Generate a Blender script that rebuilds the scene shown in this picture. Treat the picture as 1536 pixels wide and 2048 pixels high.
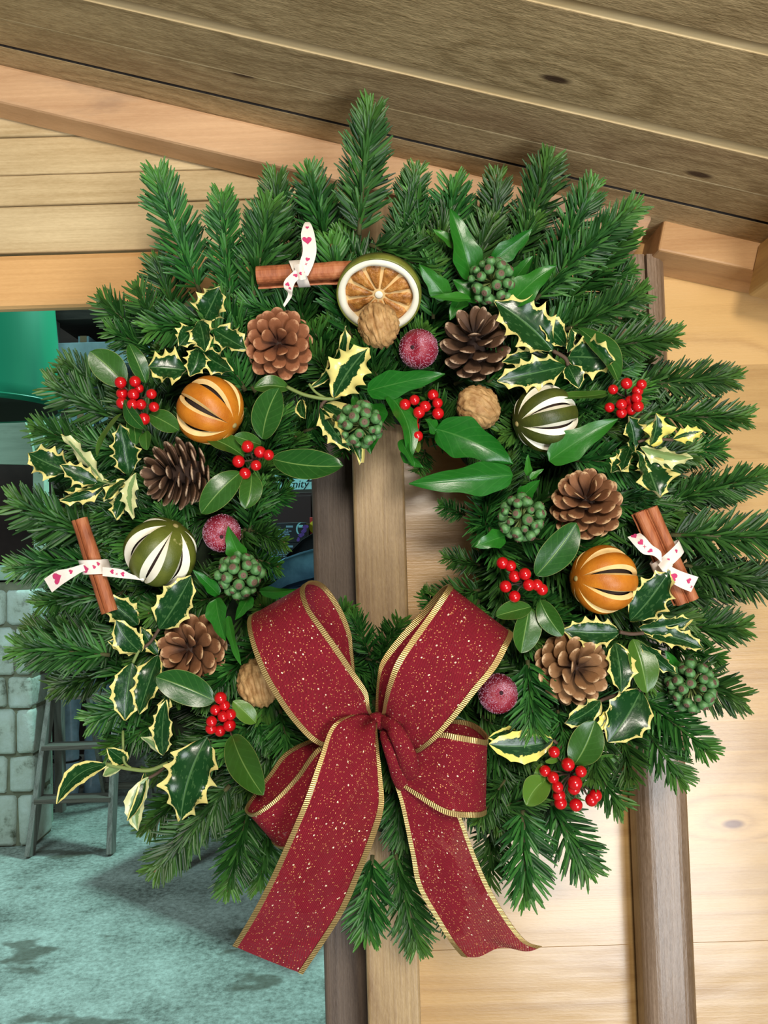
import bpy, math, random
from mathutils import Vector, Matrix
for o in list(bpy.data.objects):
    bpy.data.objects.remove(o)
C = bpy.context.scene.collection
PI = math.pi
# ------------------------------------------------------------------ camera
EYE = Vector((0, 0, 1.5))
FPX = 1650.0
PITCH, ROLL = math.radians(2.4), math.radians(1.7)
FWD = Vector((0, math.cos(PITCH), math.sin(PITCH)))
_r0 = Vector((1, 0, 0)); _u0 = _r0.cross(FWD)
RIGHT = (_r0 * math.cos(ROLL) - _u0 * math.sin(ROLL)).normalized()
UP = (_u0 * math.cos(ROLL) + _r0 * math.sin(ROLL)).normalized()
TOW = -FWD
cd = bpy.data.cameras.new('camera')
cam = bpy.data.objects.new('camera', cd); C.objects.link(cam)
cd.sensor_fit = 'VERTICAL'; cd.sensor_height = 36.0; cd.lens = 36.0 * FPX / 2048.0
cd.clip_start = 0.02; cd.clip_end = 60
M = Matrix((RIGHT, UP, TOW)).transposed().to_4x4(); M.translation = EYE
cam.matrix_world = M
bpy.context.scene.camera = cam
vs = bpy.context.scene.view_settings
vs.view_transform = 'Standard'; vs.look = 'None'; vs.gamma = 1.0; vs.use_curve_mapping = False
vs.exposure = 0.0

def ray(px, py):
    return RIGHT * ((px - 768) / FPX) + UP * ((1024 - py) / FPX) + FWD
def at(px, py, Y):
    d = ray(px, py)
    return EYE + d * (Y / d.y)
def at_floor(px, py, z=0.0):
    d = ray(px, py)
    return EYE + d * ((z - EYE.z) / d.z)
# ------------------------------------------------------------------ world and lights
w = bpy.data.worlds.new('world'); bpy.context.scene.world = w
w.use_nodes = True
w.node_tree.nodes['Background'].inputs[0].default_value = (0.94, 0.95, 0.95, 1)
w.node_tree.nodes['Background'].inputs[1].default_value = 0.15

def area(name, loc, target, size, power, col, size_y=None):
    ld = bpy.data.lights.new(name, 'AREA'); ld.energy = power; ld.color = col
    ld.size = size
    if size_y:
        ld.shape = 'RECTANGLE'; ld.size_y = size_y
    o = bpy.data.objects.new(name, ld); C.objects.link(o)
    o.location = loc
    o.rotation_euler = (Vector(target) - Vector(loc)).to_track_quat('-Z', 'Y').to_euler()
    return o
area('work_lamp', (0.10, -0.45, 1.755), (0.02, 0.7, 1.42), 0.18, 9.5, (1.0, 0.91, 0.79))
area('doorway_daylight', (0.80, -1.4, 0.55), (0.45, 0.76, 1.05), 0.8, 42, (0.92, 0.97, 1.0), 1.1)
area('barn_fill_light', (-2.3, 1.6, 2.7), (-1.9, 4.1, 0.6), 1.0, 50, (0.62, 0.95, 1.0))  # added fill light that brightens the barn stones, no window behind it
area('barn_lamp', (-0.1, 4.6, 4.05), (-1.1, 3.4, 0), 0.35, 125, (0.50, 1.0, 0.95))
# ------------------------------------------------------------------ helpers
def lin(c):
    r = []
    for v in c[:3]:
        v = v / 255.0
        r.append(v / 12.92 if v <= 0.04045 else ((v + 0.055) / 1.055) ** 2.4)
    return (r[0], r[1], r[2], 1.0)

def wpos(o):
    p = Vector((0, 0, 0))
    while o is not None:
        p = p + o.location; o = o.parent
    return p

def mk(name, verts, faces, mat, parent=None, smooth=True, attrs=None, fm=None, local=False, mesh_only=False):
    """one mesh object; verts in world space unless local"""
    if parent is not None and not local:
        off = wpos(parent)
        verts = [Vector(v) - off for v in verts]
    me = bpy.data.meshes.new(name)
    me.from_pydata([tuple(v) for v in verts], [], faces)
    for m in (mat if isinstance(mat, (list, tuple)) else [mat]):
        me.materials.append(m)
    if fm:
        me.polygons.foreach_set('material_index', fm)
    if smooth:
        me.polygons.foreach_set('use_smooth', [True] * len(me.polygons))
    for k, vals in (attrs or {}).items():
        a = me.attributes.new(k, 'FLOAT', 'POINT'); a.data.foreach_set('value', vals)
    me.update()
    if mesh_only:
        return me
    return link(name, me, parent)

def link(name, me, parent=None):
    o = bpy.data.objects.new(name, me); C.objects.link(o)
    if parent is not None:
        o.parent = parent
    return o

def thing(name, loc, label, cat, group=None):
    o = bpy.data.objects.new(name, None); C.objects.link(o)
    o.empty_display_size = 0.02
    o.location = loc
    return tag(o, label, cat, group)

def tag(o, label, cat, group=None):
    o['label'] = label; o['category'] = cat
    if group: o['group'] = group
    return o

def struct(o, label=None):
    o['kind'] = 'structure'
    if label: o['label'] = label
    return o

def box_data(c, ax, ay, az, hx, hy, hz, bev=0.0):
    """bevelled box (chamfered edges along all sides) -> verts, faces"""
    import bmesh
    bm = bmesh.new(); bmesh.ops.create_cube(bm, size=2)
    for v in bm.verts:
        v.co = Vector((v.co.x * hx, v.co.y * hy, v.co.z * hz))
    if bev > 0:
        bmesh.ops.bevel(bm, geom=bm.edges[:], offset=bev, segments=2, affect='EDGES', profile=0.5)
    bm.verts.ensure_lookup_table()
    V = [c + ax * v.co.x + ay * v.co.y + az * v.co.z for v in bm.verts]
    F = [[v.index for v in f.verts] for f in bm.faces]
    bm.free()
    return V, F

X, Yv, Z = Vector((1, 0, 0)), Vector((0, 1, 0)), Vector((0, 0, 1))
def box(name, lo, hi, mat, parent=None, bev=0.002, rot=0.0):
    lo, hi = Vector(lo), Vector(hi)
    c = (lo + hi) / 2; h = (hi - lo) / 2
    ax = Vector((math.cos(rot), math.sin(rot), 0)); ay = Vector((-math.sin(rot), math.cos(rot), 0))
    V, F = box_data(c, ax, ay, Z, h.x, h.y, h.z, bev)
    return mk(name, V, F, mat, parent, smooth=False)

def beam(name, p, q, up, w_, h_, mat, parent=None, bev=0.003):
    """bar from p to q; w_ along the side axis, h_ along up"""
    p, q = Vector(p), Vector(q)
    a = (q - p); L = a.length; a.normalize()
    s = a.cross(up).normalized(); u = s.cross(a).normalized()
    V, F = box_data((p + q) / 2, a, s, u, L / 2, w_ / 2, h_ / 2, bev)
    return mk(name, V, F, mat, parent, smooth=False)

def tube_data(pts, radii, n=8, V=None, F=None, cap=True):
    V = [] if V is None else V; F = [] if F is None else F
    pts = [Vector(p) for p in pts]
    prev = None; rings = []
    for i, p in enumerate(pts):
        d = (pts[min(i + 1, len(pts) - 1)] - pts[max(i - 1, 0)]).normalized()
        if prev is None:
            s = d.orthogonal().normalized()
        else:
            s = (prev - d * prev.dot(d)).normalized()
        prev = s; b = d.cross(s)
        r = radii[i] if isinstance(radii, (list, tuple)) else radii
        st = len(V)
        for k in range(n):
            a = 2 * PI * k / n
            V.append(p + (s * math.cos(a) + b * math.sin(a)) * r)
        rings.append(st)
    for a, b in zip(rings, rings[1:]):
        for k in range(n):
            k2 = (k + 1) % n
            F.append([a + k, a + k2, b + k2, b + k])
    if cap:
        F.append([rings[0] + k for k in range(n)][::-1]); F.append([rings[-1] + k for k in range(n)])
    return V, F

def catmull(P, n):
    """P: list of Vectors; n samples per span"""
    out = []
    for i in range(len(P) - 1):
        p0 = P[max(i - 1, 0)]; p1 = P[i]; p2 = P[i + 1]; p3 = P[min(i + 2, len(P) - 1)]
        for k in range(n):
            t = k / n
            out.append(0.5 * ((2 * p1) + (p2 - p0) * t + (2 * p0 - 5 * p1 + 4 * p2 - p3) * t * t + (3 * p1 - p0 - 3 * p2 + p3) * t ** 3))
    out.append(P[-1].copy())
    return out

def frame(axis, hint):
    """rotation matrix with local Z = axis, X near hint"""
    z = Vector(axis).normalized(); x = Vector(hint); x = (x - z * x.dot(z)).normalized(); y = z.cross(x)
    return Matrix((x, y, z)).transposed()
def sv(r, u, t):
    return (RIGHT * r + UP * u + TOW * t).normalized()

def sstep(a, b, x):
    t = max(0.0, min(1.0, (x - a) / (b - a))); return t * t * (3 - 2 * t)
# ------------------------------------------------------------------ node helpers
class NT:
    def __init__(s, name):
        s.m = bpy.data.materials.new(name); s.m.use_nodes = True
        s.t = s.m.node_tree; s.b = s.t.nodes['Principled BSDF']; s.out = s.t.nodes['Material Output']
    def n(s, typ, **kw):
        nd = s.t.nodes.new(typ)
        for k, v in kw.items():
            setattr(nd, k, v)
        return nd
    def l(s, a, b):
        s.t.links.new(a, b)
    def set(s, sock, v):
        if hasattr(v, 'is_output') or isinstance(v, bpy.types.NodeSocket):
            s.l(v, sock)
        else:
            sock.default_value = v
    def math(s, op, a, b=0.0, c=None, clamp=False):
        nd = s.n('ShaderNodeMath', operation=op); nd.use_clamp = clamp
        s.set(nd.inputs[0], a); s.set(nd.inputs[1], b)
        if c is not None: s.set(nd.inputs[2], c)
        return nd.outputs[0]
    def mix(s, f, a, b, blend='MIX'):
        nd = s.n('ShaderNodeMix', data_type='RGBA', blend_type=blend)
        s.set(nd.inputs[0], f); s.set(nd.inputs[6], a); s.set(nd.inputs[7], b)
        return nd.outputs[2]
    def ramp(s, f, stops, interp='LINEAR'):
        nd = s.n('ShaderNodeValToRGB'); e = nd.color_ramp.elements; nd.color_ramp.interpolation = interp
        while len(e) < len(stops): e.new(0.5)
        for el, (p, c) in zip(e, stops):
            el.position = p; el.color = c
        s.l(f, nd.inputs[0]); return nd.outputs[0]
    def attr(s, name):
        return s.n('ShaderNodeAttribute', attribute_name=name).outputs['Fac']
    def coord(s, which='Object'):
        return s.n('ShaderNodeTexCoord').outputs[which]
    def mapping(s, vec, scale=(1, 1, 1), loc=None):
        nd = s.n('ShaderNodeMapping'); s.l(vec, nd.inputs[0]); nd.inputs['Scale'].default_value = scale
        if loc is not None: s.set(nd.inputs['Location'], loc)
        return nd.outputs[0]
    def noise(s, vec, scale, detail=3, rough=0.5, dist=0.0):
        nd = s.n('ShaderNodeTexNoise'); s.l(vec, nd.inputs['Vector'])
        nd.inputs['Scale'].default_value = scale; nd.inputs['Detail'].default_value = detail
        nd.inputs['Roughness'].default_value = rough; nd.inputs['Distortion'].default_value = dist
        return nd.outputs['Fac']
    def vor(s, vec, scale, feature='F1', rnd=1.0):
        nd = s.n('ShaderNodeTexVoronoi', feature=feature); s.l(vec, nd.inputs['Vector'])
        nd.inputs['Scale'].default_value = scale; nd.inputs['Randomness'].default_value = rnd
        return nd
    def step(s, v, a, b):
        nd = s.n('ShaderNodeMapRange', interpolation_type='SMOOTHSTEP')
        s.set(nd.inputs[0], v); nd.inputs[1].default_value = a; nd.inputs[2].default_value = b
        return nd.outputs[0]
    def bump(s, h, strength=0.3, dist=0.001):
        nd = s.n('ShaderNodeBump'); nd.inputs['Strength'].default_value = strength; nd.inputs['Distance'].default_value = dist
        s.l(h, nd.inputs['Height']); s.l(nd.outputs[0], s.b.inputs['Normal']); return nd
    def p(s, **kw):
        for k, v in kw.items():
            s.set(s.b.inputs[k.replace('_', ' ')], v)
        return s

def plain(name, col, rough=0.5, metal=0.0, spec=0.5, noise=0.0, nscale=20, coat=0.0):
    t = NT(name)
    c = lin(col)
    if noise:
        f = t.noise(t.coord(), nscale, 4, 0.6)
        c2 = tuple(v * (1 - noise) for v in c[:3]) + (1,)
        c3 = tuple(min(1, v * (1 + noise)) for v in c[:3]) + (1,)
        t.p(Base_Color=t.ramp(f, [(0.3, c2), (0.7, c3)]))
    else:
        t.p(Base_Color=c)
    t.p(Roughness=rough, Metallic=metal, Specular_IOR_Level=spec, Coat_Weight=coat)
    return t.m

def wood(name, light, dark, knot=(90, 55, 30), rough=0.5, along='X', rings=1.0, fibre=0.5, knots=0.0, bump=0.25, stain=None, stain_amt=0.0, stain_scale=6, spec=0.4, coat=0.0, plane='XZ'):
    """planed or sawn timber: stretched growth-ring bands, fibres, knots, optional stains"""
    t = NT(name)
    co = t.coord()
    rnd = t.n('ShaderNodeObjectInfo').outputs['Random']
    comb = t.n('ShaderNodeCombineXYZ')
    for i, k in enumerate((7.3, 3.1, 5.7)):
        t.l(t.math('MULTIPLY', rnd, k), comb.inputs[i])
    add = t.n('ShaderNodeVectorMath', operation='ADD'); t.l(co, add.inputs[0]); t.l(comb.outputs[0], add.inputs[1])
    v = add.outputs[0]
    sc = {'X': (0.10, 1, 1), 'Y': (1, 0.10, 1), 'Z': (1, 1, 0.10)}[along]
    sv_ = {'X': (0.35, 1, 1), 'Y': (1, 0.35, 1), 'Z': (1, 1, 0.35)}[along]
    # knots bend the grain round themselves
    sx = t.n('ShaderNodeSeparateXYZ'); t.l(v, sx.inputs[0])
    k2 = t.n('ShaderNodeCombineXYZ'); other = [c_ for c_ in plane if c_ != along][0]
    t.l(t.math('MULTIPLY', sx.outputs['XYZ'.index(along)], 0.4), k2.inputs[0]); t.l(sx.outputs['XYZ'.index(other)], k2.inputs[1])
    kv = t.n('ShaderNodeTexVoronoi', voronoi_dimensions='2D'); t.l(k2.outputs[0], kv.inputs['Vector']); kv.inputs['Scale'].default_value = 9.0
    kd = kv.outputs['Distance']
    sepc = t.n('ShaderNodeSeparateColor'); t.l(kv.outputs['Color'], sepc.inputs[0])
    has = t.math('LESS_THAN', sepc.outputs[0], knots)
    bend = t.math('MULTIPLY', t.math('SUBTRACT', 1.0, t.step(kd, 0.0, 0.38)), has)
    base = t.mapping(v, sc)
    n1 = t.noise(base, 11.0, 2, 0.5)
    field = t.math('ADD', t.math('MULTIPLY', n1, 9.0 * rings), t.math('MULTIPLY', bend, 2.2))
    band = t.math('FRACT', field)
    band = t.math('SUBTRACT', 1.0, t.math('ABSOLUTE', t.math('SUBTRACT', t.math('MULTIPLY', band, 2.0), 1.0)))
    band = t.math('POWER', band, 1.8)
    fsc = {'X': (0.02, 1, 1), 'Y': (1, 0.02, 1), 'Z': (1, 1, 0.02)}[along]
    fib = t.noise(t.mapping(v, fsc), 260.0, 3, 0.7)
    fib = t.math('ADD', t.math('MULTIPLY', t.math('SUBTRACT', fib, 0.5), 1.9), 0.5)
    grit = t.noise(t.mapping(v, tuple(max(q, 0.25) for q in sc)), 700.0, 2, 0.6)
    fib = t.math('ADD', fib, t.math('MULTIPLY', t.math('SUBTRACT', grit, 0.5), 0.9))
    broad = t.noise(base, 3.0, 3, 0.5)
    f = t.math('ADD', t.math('MULTIPLY', band, 0.45), t.math('MULTIPLY', fib, fibre))
    f = t.math('ADD', f, t.math('MULTIPLY', t.math('SUBTRACT', broad, 0.5), 0.9))
    col = t.ramp(t.math('SUBTRACT', f, 0.12, clamp=True), [(0.0, lin(light)), (0.85, lin(dark))])
    if knots:
        core = t.math('MULTIPLY', t.math('SUBTRACT', 1.0, t.step(kd, 0.02, 0.048)), has)
        col = t.mix(core, col, lin(knot))
    if stain:
        s = t.step(t.noise(t.mapping(v, sv_), stain_scale, 5, 0.65), 0.48, 0.72)
        col = t.mix(t.math('MULTIPLY', s, stain_amt), col, lin(stain))
    hs = t.n('ShaderNodeHueSaturation'); t.l(col, hs.inputs['Color'])
    t.l(t.math('ADD', t.math('MULTIPLY', rnd, 0.22), 0.89), hs.inputs['Value'])
    t.p(Base_Color=hs.outputs[0], Roughness=rough, Specular_IOR_Level=spec, Coat_Weight=coat, Coat_Roughness=0.17)
    if coat:
        cb = t.n('ShaderNodeBump'); cb.inputs['Strength'].default_value = 0.5; cb.inputs['Distance'].default_value = 0.004
        t.l(t.noise(t.mapping(v, sv_), 11.0, 3, 0.6), cb.inputs['Height']); t.l(cb.outputs[0], t.b.inputs['Coat Normal'])
    t.bump(t.math('ADD', fib, t.math('MULTIPLY', band, 0.4)), bump, 0.0008)
    return t.m
# ------------------------------------------------------------------ setting materials
W_WALL = wood('pine_cladding', (208, 168, 108), (170, 129, 76), knot=(120, 78, 44), rough=0.34, knots=0.30, fibre=0.4, bump=0.15, rings=0.7, spec=0.5, coat=0.55)
W_LEFT = wood('pine_cladding_left', (226, 204, 160), (176, 150, 106), knot=(110, 76, 44), rough=0.45, knots=0.4, fibre=0.5, bump=0.15, rings=0.9)
W_LINT = wood('lintel_timber', (226, 178, 118), (196, 146, 90), rough=0.5, fibre=0.5, bump=0.2, rings=0.3)
W_RAFT = wood('rafter_timber', (232, 190, 146), (196, 152, 112), rough=0.55, fibre=0.4, bump=0.2, rings=0.35, stain=(104, 90, 88), stain_amt=0.6, stain_scale=13)
W_CEIL = wood('sawn_ceiling_board', (204, 178, 132), (154, 130, 90), knot=(70, 50, 32), rough=0.75, knots=0.35, plane='XY', fibre=0.9, bump=0.5, rings=0.5, stain=(170, 134, 100), stain_amt=0.5, stain_scale=3)
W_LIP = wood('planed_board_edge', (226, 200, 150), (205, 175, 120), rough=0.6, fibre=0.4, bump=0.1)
W_STUD = wood('stud_timber', (196, 166, 120), (142, 112, 76), rough=0.45, along='Z', fibre=0.7, bump=0.3, rings=1.3, stain=(100, 80, 60), stain_amt=0.4)
W_SHADE = wood('shadow_tone_timber', (112, 96, 82), (78, 64, 54), rough=0.55, along='Z', fibre=0.8, bump=0.3)  # shadow on the set-back jamb is put into this timber colour
W_POLE = wood('weathered_post_timber', (158, 134, 112), (104, 82, 60), knot=(62, 44, 34), rough=0.36, along='Z', fibre=0.8, bump=0.35, knots=0.45, rings=0.6, stain=(128, 98, 62), stain_amt=0.6, coat=0.2)
W_NOG = wood('noggin_timber', (206, 162, 112), (176, 130, 84), rough=0.5, fibre=0.5, bump=0.2, rings=0.9)
W_PLATE = wood('wall_plate_timber', (196, 158, 96), (160, 122, 72), rough=0.5, along='Y', plane='YZ', fibre=0.5, bump=0.2)
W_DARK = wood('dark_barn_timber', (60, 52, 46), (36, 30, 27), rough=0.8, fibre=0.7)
W_GREY = wood('old_ladder_timber', (150, 148, 138), (104, 100, 92), rough=0.8, along='Z', fibre=0.7, bump=0.4)

# ------------------------------------------------------------------ wall with planks
YW = 0.760                                   # plane of the cladding on the right
YL = 0.738                                   # cladding above the opening
def wz(px, py, Y): return at(px, py, Y).z
wall = struct(mk('wall_front', *(lambda q: ([v for b in q for v in b[0]], [[i + 8 * k for i in f] for k, b in enumerate(q) for f in b[1]]))(
    [box_data((Vector(lo) + Vector(hi)) / 2, X, Yv, Z, *((Vector(hi) - Vector(lo)) / 2), 0.0) for lo, hi in
     (((-0.045, YW + 0.016, -0.0), (1.9, YW + 0.045, 4.0)), ((-2.6, YW + 0.016, wz(0, 560, YL)), (-0.045, YW + 0.045, 4.0)))]), W_DARK, smooth=False))
def plank(lo, hi, mat, bev=0.0016):
    return box('plank', lo, hi, mat, wall, bev)
xs_stud = at(770, 1500, YW).x
step_ = (at(1450, 1692, YW).z - at(1450, 1497, YW).z)
z0 = at(1450, 1497, YW).z
rr = random.Random(4)
for k in range(-7, 9):
    za = z0 + step_ * k; zb = za - step_
    if zb < 0 or za > 2.15: continue
    dy = rr.uniform(-0.0006, 0.0006)
    plank((xs_stud, YW + dy, zb + 0.0007), (0.80 + rr.uniform(0, .1), YW + 0.016, za - 0.0007), W_WALL)
zl = [wz(0, y, YL) for y in (-60, 30, 110, 195, 274, 350, 412, 507)]
for a, b in zip(zl, zl[1:]):
    dy = rr.uniform(-0.001, 0.001)
    plank((-0.95, YL + dy, b + 0.0005), (0.10, YL + 0.037, a - 0.0005), W_LEFT)
# lintel over the opening
zt, zb = wz(0, 508, 0.728), wz(0, 615, 0.728)
struct(box('trim_1', (-0.95, 0.728, zb), (-0.05, 0.748, zt), W_LINT, None, 0.006))
# ------------------------------------------------------------------ roof: rafter and sloping ceiling boards
YR = 0.70
pa, pb = at(0, 127, YR), at(1310, 432, YR)
sd = (pb - pa).normalized()                  # runs down the roof slope to the right
sn = Vector((-sd.z, 0, sd.x)).normalized()   # normal of the ceiling, upwards
if sn.z < 0: sn = -sn
def ceil_hit(px, py):
    d = ray(px, py); t = (pa - EYE).dot(sn) / d.dot(sn); return EYE + d * t
def joint(*pts): return sum(ceil_hit(*p).y for p in pts) / len(pts)
jA = joint((0, 95), (1536, 447)); jG = joint((768, 221), (1536, 386)); jB = joint((210, 0), (1536, 322), (768, 143)); jC = joint((1050, 0), (1536, 112))
ceiling = struct(bpy.data.objects.new('ceiling', None)); C.objects.link(ceiling)
cen = pa + sd * 0.35; cen.y = 0
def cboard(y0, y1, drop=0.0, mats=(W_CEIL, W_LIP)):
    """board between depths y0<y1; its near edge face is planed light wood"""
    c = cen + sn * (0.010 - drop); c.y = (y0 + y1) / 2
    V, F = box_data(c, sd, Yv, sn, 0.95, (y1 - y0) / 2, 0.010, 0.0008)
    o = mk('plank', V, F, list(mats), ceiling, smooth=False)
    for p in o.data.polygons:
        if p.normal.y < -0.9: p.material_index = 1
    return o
gapA, gapB, gapC = 0.0035, 0.0105, 0.0085
DK = (W_CEIL, W_DARK)
cboard(jA, 0.82, 0.0, DK)
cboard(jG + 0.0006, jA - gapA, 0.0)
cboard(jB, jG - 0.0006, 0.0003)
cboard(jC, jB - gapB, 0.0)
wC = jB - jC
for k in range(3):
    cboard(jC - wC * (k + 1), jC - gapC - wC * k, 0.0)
# boards laid above the joints, so the gaps are closed
c = cen + sn * 0.030; c.y = (0.82 + jC - wC * 3) / 2
V, F = box_data(c, sd, Yv, sn, 0.97, (0.82 - jC + wC * 3) / 2, 0.009, 0)
mk('sarking_board', V, F, W_CEIL, ceiling, smooth=False)
# rafter
ra, rb = at(0, 127, YR), at(1306, 431, YR)
rlo = at(0, 203, YR); h_r = abs((rlo - ra).dot(sn))
s0 = -0.75; s1 = (rb - ra).length
cc = ra + sd * ((s0 + s1) / 2) - sn * (h_r / 2); cc.y = (YR + 0.737) / 2
V, F = box_data(cc, sd, Yv, sn, (s1 - s0) / 2, (0.737 - YR) / 2, h_r / 2, 0.003)
for i, v in enumerate(V):                    # the sawn end leans in at its foot
    if (v - ra).dot(sd) > s1 - 0.01 and (v - ra).dot(sn) < -h_r * 0.5: V[i] = v - sd * 0.006
struct(mk('trim_2', V, F, W_RAFT, None, smooth=False))
# noggin carrying on the rafter's line beyond the post
na, nb = at(1329, 437, 0.705), at(1640, 503, 0.705)
nd = (nb - na).normalized(); nn = Vector((-nd.z, 0, nd.x)).normalized(); nn = nn if nn.z > 0 else -nn
hn = abs((at(1321, 501, 0.705) - na).dot(nn))
cc = (na + nb) / 2 - nn * hn / 2; cc.y = 0.7325
V, F = box_data(cc, nd, Yv, nn, (nb - na).length / 2, 0.0275, hn / 2, 0.002)
struct(mk('trim_3', V, F, W_NOG, None, smooth=False))
# wall plate running towards the viewer on the far right
pc = at(1493, 592, 0.7045); hb = (pa - pc).dot(sn) - 0.001
cc = pc + sd * 0.045 + sn * (hb / 2); cc.y = 0.575
V, F = box_data(cc, sd, Yv, sn, 0.045, 0.1295, hb / 2, 0.003)
struct(mk('trim_4', V, F, W_PLATE, None, smooth=False))
# ------------------------------------------------------------------ stud, jamb and round-edged post
def sweep(name, prof, z_lo, z_hi, mat, lean=0.0, n=24, notch=None):
    """vertical sweep of a closed XY profile"""
    V, F = [], []; m = len(prof)
    for i in range(n + 1):
        z = z_lo + (z_hi - z_lo) * i / n
        for j, p in enumerate(prof):
            x, y = p
            if notch and j in notch[0]: y = y - notch[1] * (1 - sstep(notch[2] - 0.05, notch[2], z))
            V.append(Vector((x, y, z)))
    for i in range(n):
        for j in range(m):
            j2 = (j + 1) % m
            F.append([i * m + j, i * m + j2, (i + 1) * m + j2, (i + 1) * m + j])
    F.append([j for j in range(m)][::-1]); F.append([n * m + j for j in range(m)])
    return mk(name, V, F, mat, None, smooth=False)
def rect_prof(x0, x1, y0, y1, r, seg=4):
    P = []
    for cx, cy, a0 in ((x1 - r, y1 - r, 0), (x0 + r, y1 - r, 90), (x0 + r, y0 + r, 180), (x1 - r, y0 + r, 270)):
        for k in range(seg + 1):
            a = math.radians(a0 + 90 * k / seg); P.append((cx + r * math.cos(a), cy + r * math.sin(a)))
    return P
YS = 0.700
xl, xr = at(706, 1000, YS).x, at(810, 1000, YS).x
struct(sweep('trim_5', rect_prof(xl, xr, YS, 0.762, 0.003), 0.0, wz(740, 400, YS), W_STUD))
YJ = 0.742
struct(sweep('trim_6', rect_prof(at(623, 1000, YJ).x, xl + 0.004, YJ, 0.80, 0.005), 0.0, wz(600, 560, YS), W_SHADE))
YP = 0.722
px0, px1 = at(1268, 1400, YP).x, at(1374, 1400, YP).x
mid = at(1291, 520, YP).x
prof = rect_prof(px0, px1, YP, YW, 0.013, 6)
prof = [p for p in prof]
# open the profile along the front for a drying crack near the top
k = max(i for i, p in enumerate(prof) if abs(p[1] - YP) < 1e-6 and p[0] < mid)
prof[k + 1:k + 1] = [(mid - 0.0012, YP), (mid, YP + 0.018), (mid + 0.0012, YP)]
struct(sweep('trim_7', prof, 0.0, wz(1290, 508, YP), W_POLE, notch=({k + 2}, 0.018, wz(1300, 760, YP)), n=40))
box('shadow_strip', (at(1238, 560, 0.75).x, 0.745, wz(1240, 640, .75) - 0.3), (px0 - 0.002, YW, wz(1240, 512, .75)), W_SHADE, None, 0.002)['kind'] = 'structure'  # dark strip standing in for the shadow left of the post
# ------------------------------------------------------------------ barn seen through the opening
t = NT('barn_concrete')
co = t.coord()
f1 = t.noise(co, 2.2, 6, 0.65); f2 = t.noise(co, 45, 4, 0.75); f3 = t.noise(co, 9, 4, 0.6)
col = t.ramp(t.math('ADD', t.math('MULTIPLY', f1, 0.55), t.math('MULTIPLY', f2, 0.5)), [(0.36, lin((74, 76, 66))), (0.5, lin((150, 156, 146))), (0.64, lin((196, 204, 194)))])
stain = t.step(t.noise(t.mapping(co, (1.0, 1.6, 1)), 2.6, 4, 0.5), 0.60, 0.66)
col = t.mix(t.math('MULTIPLY', stain, 0.75), col, lin((84, 78, 62)))
speck = t.math('LESS_THAN', t.noise(t.mapping(co, (1, 2, 1)), 110, 2, 0.5), 0.30)
col = t.mix(t.math('MULTIPLY', speck, 0.8), col, lin((40, 42, 36)))
t.p(Base_Color=col, Roughness=0.85); t.bump(t.math('ADD', f2, f3), 0.5, 0.004)
CONC = t.m
struct(mk('floor', [(-6, 0.3, 0), (3, 0.3, 0), (3, 7, 0), (-6, 7, 0)], [[0, 1, 2, 3]], CONC, smooth=False))
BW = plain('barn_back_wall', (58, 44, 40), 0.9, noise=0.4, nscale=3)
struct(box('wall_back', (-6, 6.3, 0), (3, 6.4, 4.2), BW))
t = NT('whitewashed_stone')
co = t.coord()
f = t.noise(co, 7, 5, 0.7)
t.p(Base_Color=t.ramp(f, [(0.32, lin((96, 98, 78))), (0.45, lin((186, 192, 176))), (0.8, lin((214, 222, 214)))]), Roughness=0.9)
t.bump(t.noise(co, 26, 4, 0.6), 0.6, 0.01)
STONE = t.m
MORT = plain('old_mortar', (120, 118, 96), 0.95, noise=0.3, nscale=12)
YB = at_floor(20, 1695).y
xe = at(66, 1400, YB).x; ztop = at(20, 1160, YB).z
low = struct(box('wall_left', (xe - 2.2, YB + 0.02, 0), (xe - 0.012, YB + 0.24, ztop - 0.01), MORT))
rr = random.Random(9)
z = 0.0; row = 0
hs = [0.27, 0.20, 0.24, 0.17, 0.26, 0.2, 0.2]
while z < ztop - 0.05 and row < 7:
    h = min(hs[row], ztop - z); x = xe
    wds = [0.145 if row % 2 else 0.10] + [rr.uniform(0.24, 0.38) for _ in range(5)]
    for wd in wds:
        V, F = box_data(Vector((x - wd / 2 + 0.006, YB + 0.12, z + h / 2)), X, Yv, Z, wd / 2 - 0.007, 0.12 + rr.uniform(-.006, .012), h / 2 - 0.007, 0.02)
        V = [v + Vector((rr.uniform(-1, 1), rr.uniform(-1, 1), rr.uniform(-1, 1))) * 0.006 for v in V]
        mk('stone', V, F, STONE, low)
        x -= wd
    z += h; row += 1
GREENP = wood('pale_green_painted_timber', (178, 200, 176), (150, 172, 150), rough=0.6, along='X', fibre=0.5, rings=0.3, bump=0.2, stain=(96, 110, 92), stain_amt=0.4)
box('trim_9', (xe - 2.2, YB - 0.015, ztop), (at(50, 1140, YB).x, YB + 0.26, at(20, 1131, YB).z), GREENP, None, 0.006)['kind'] = 'structure'
ypost = YB + 0.34
box('trim_10', (at(66, 1000, ypost).x, ypost, 0), (at(89, 1000, ypost).x, ypost + 0.07, 3.2), GREENP, None, 0.004)['kind'] = 'structure'
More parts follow.
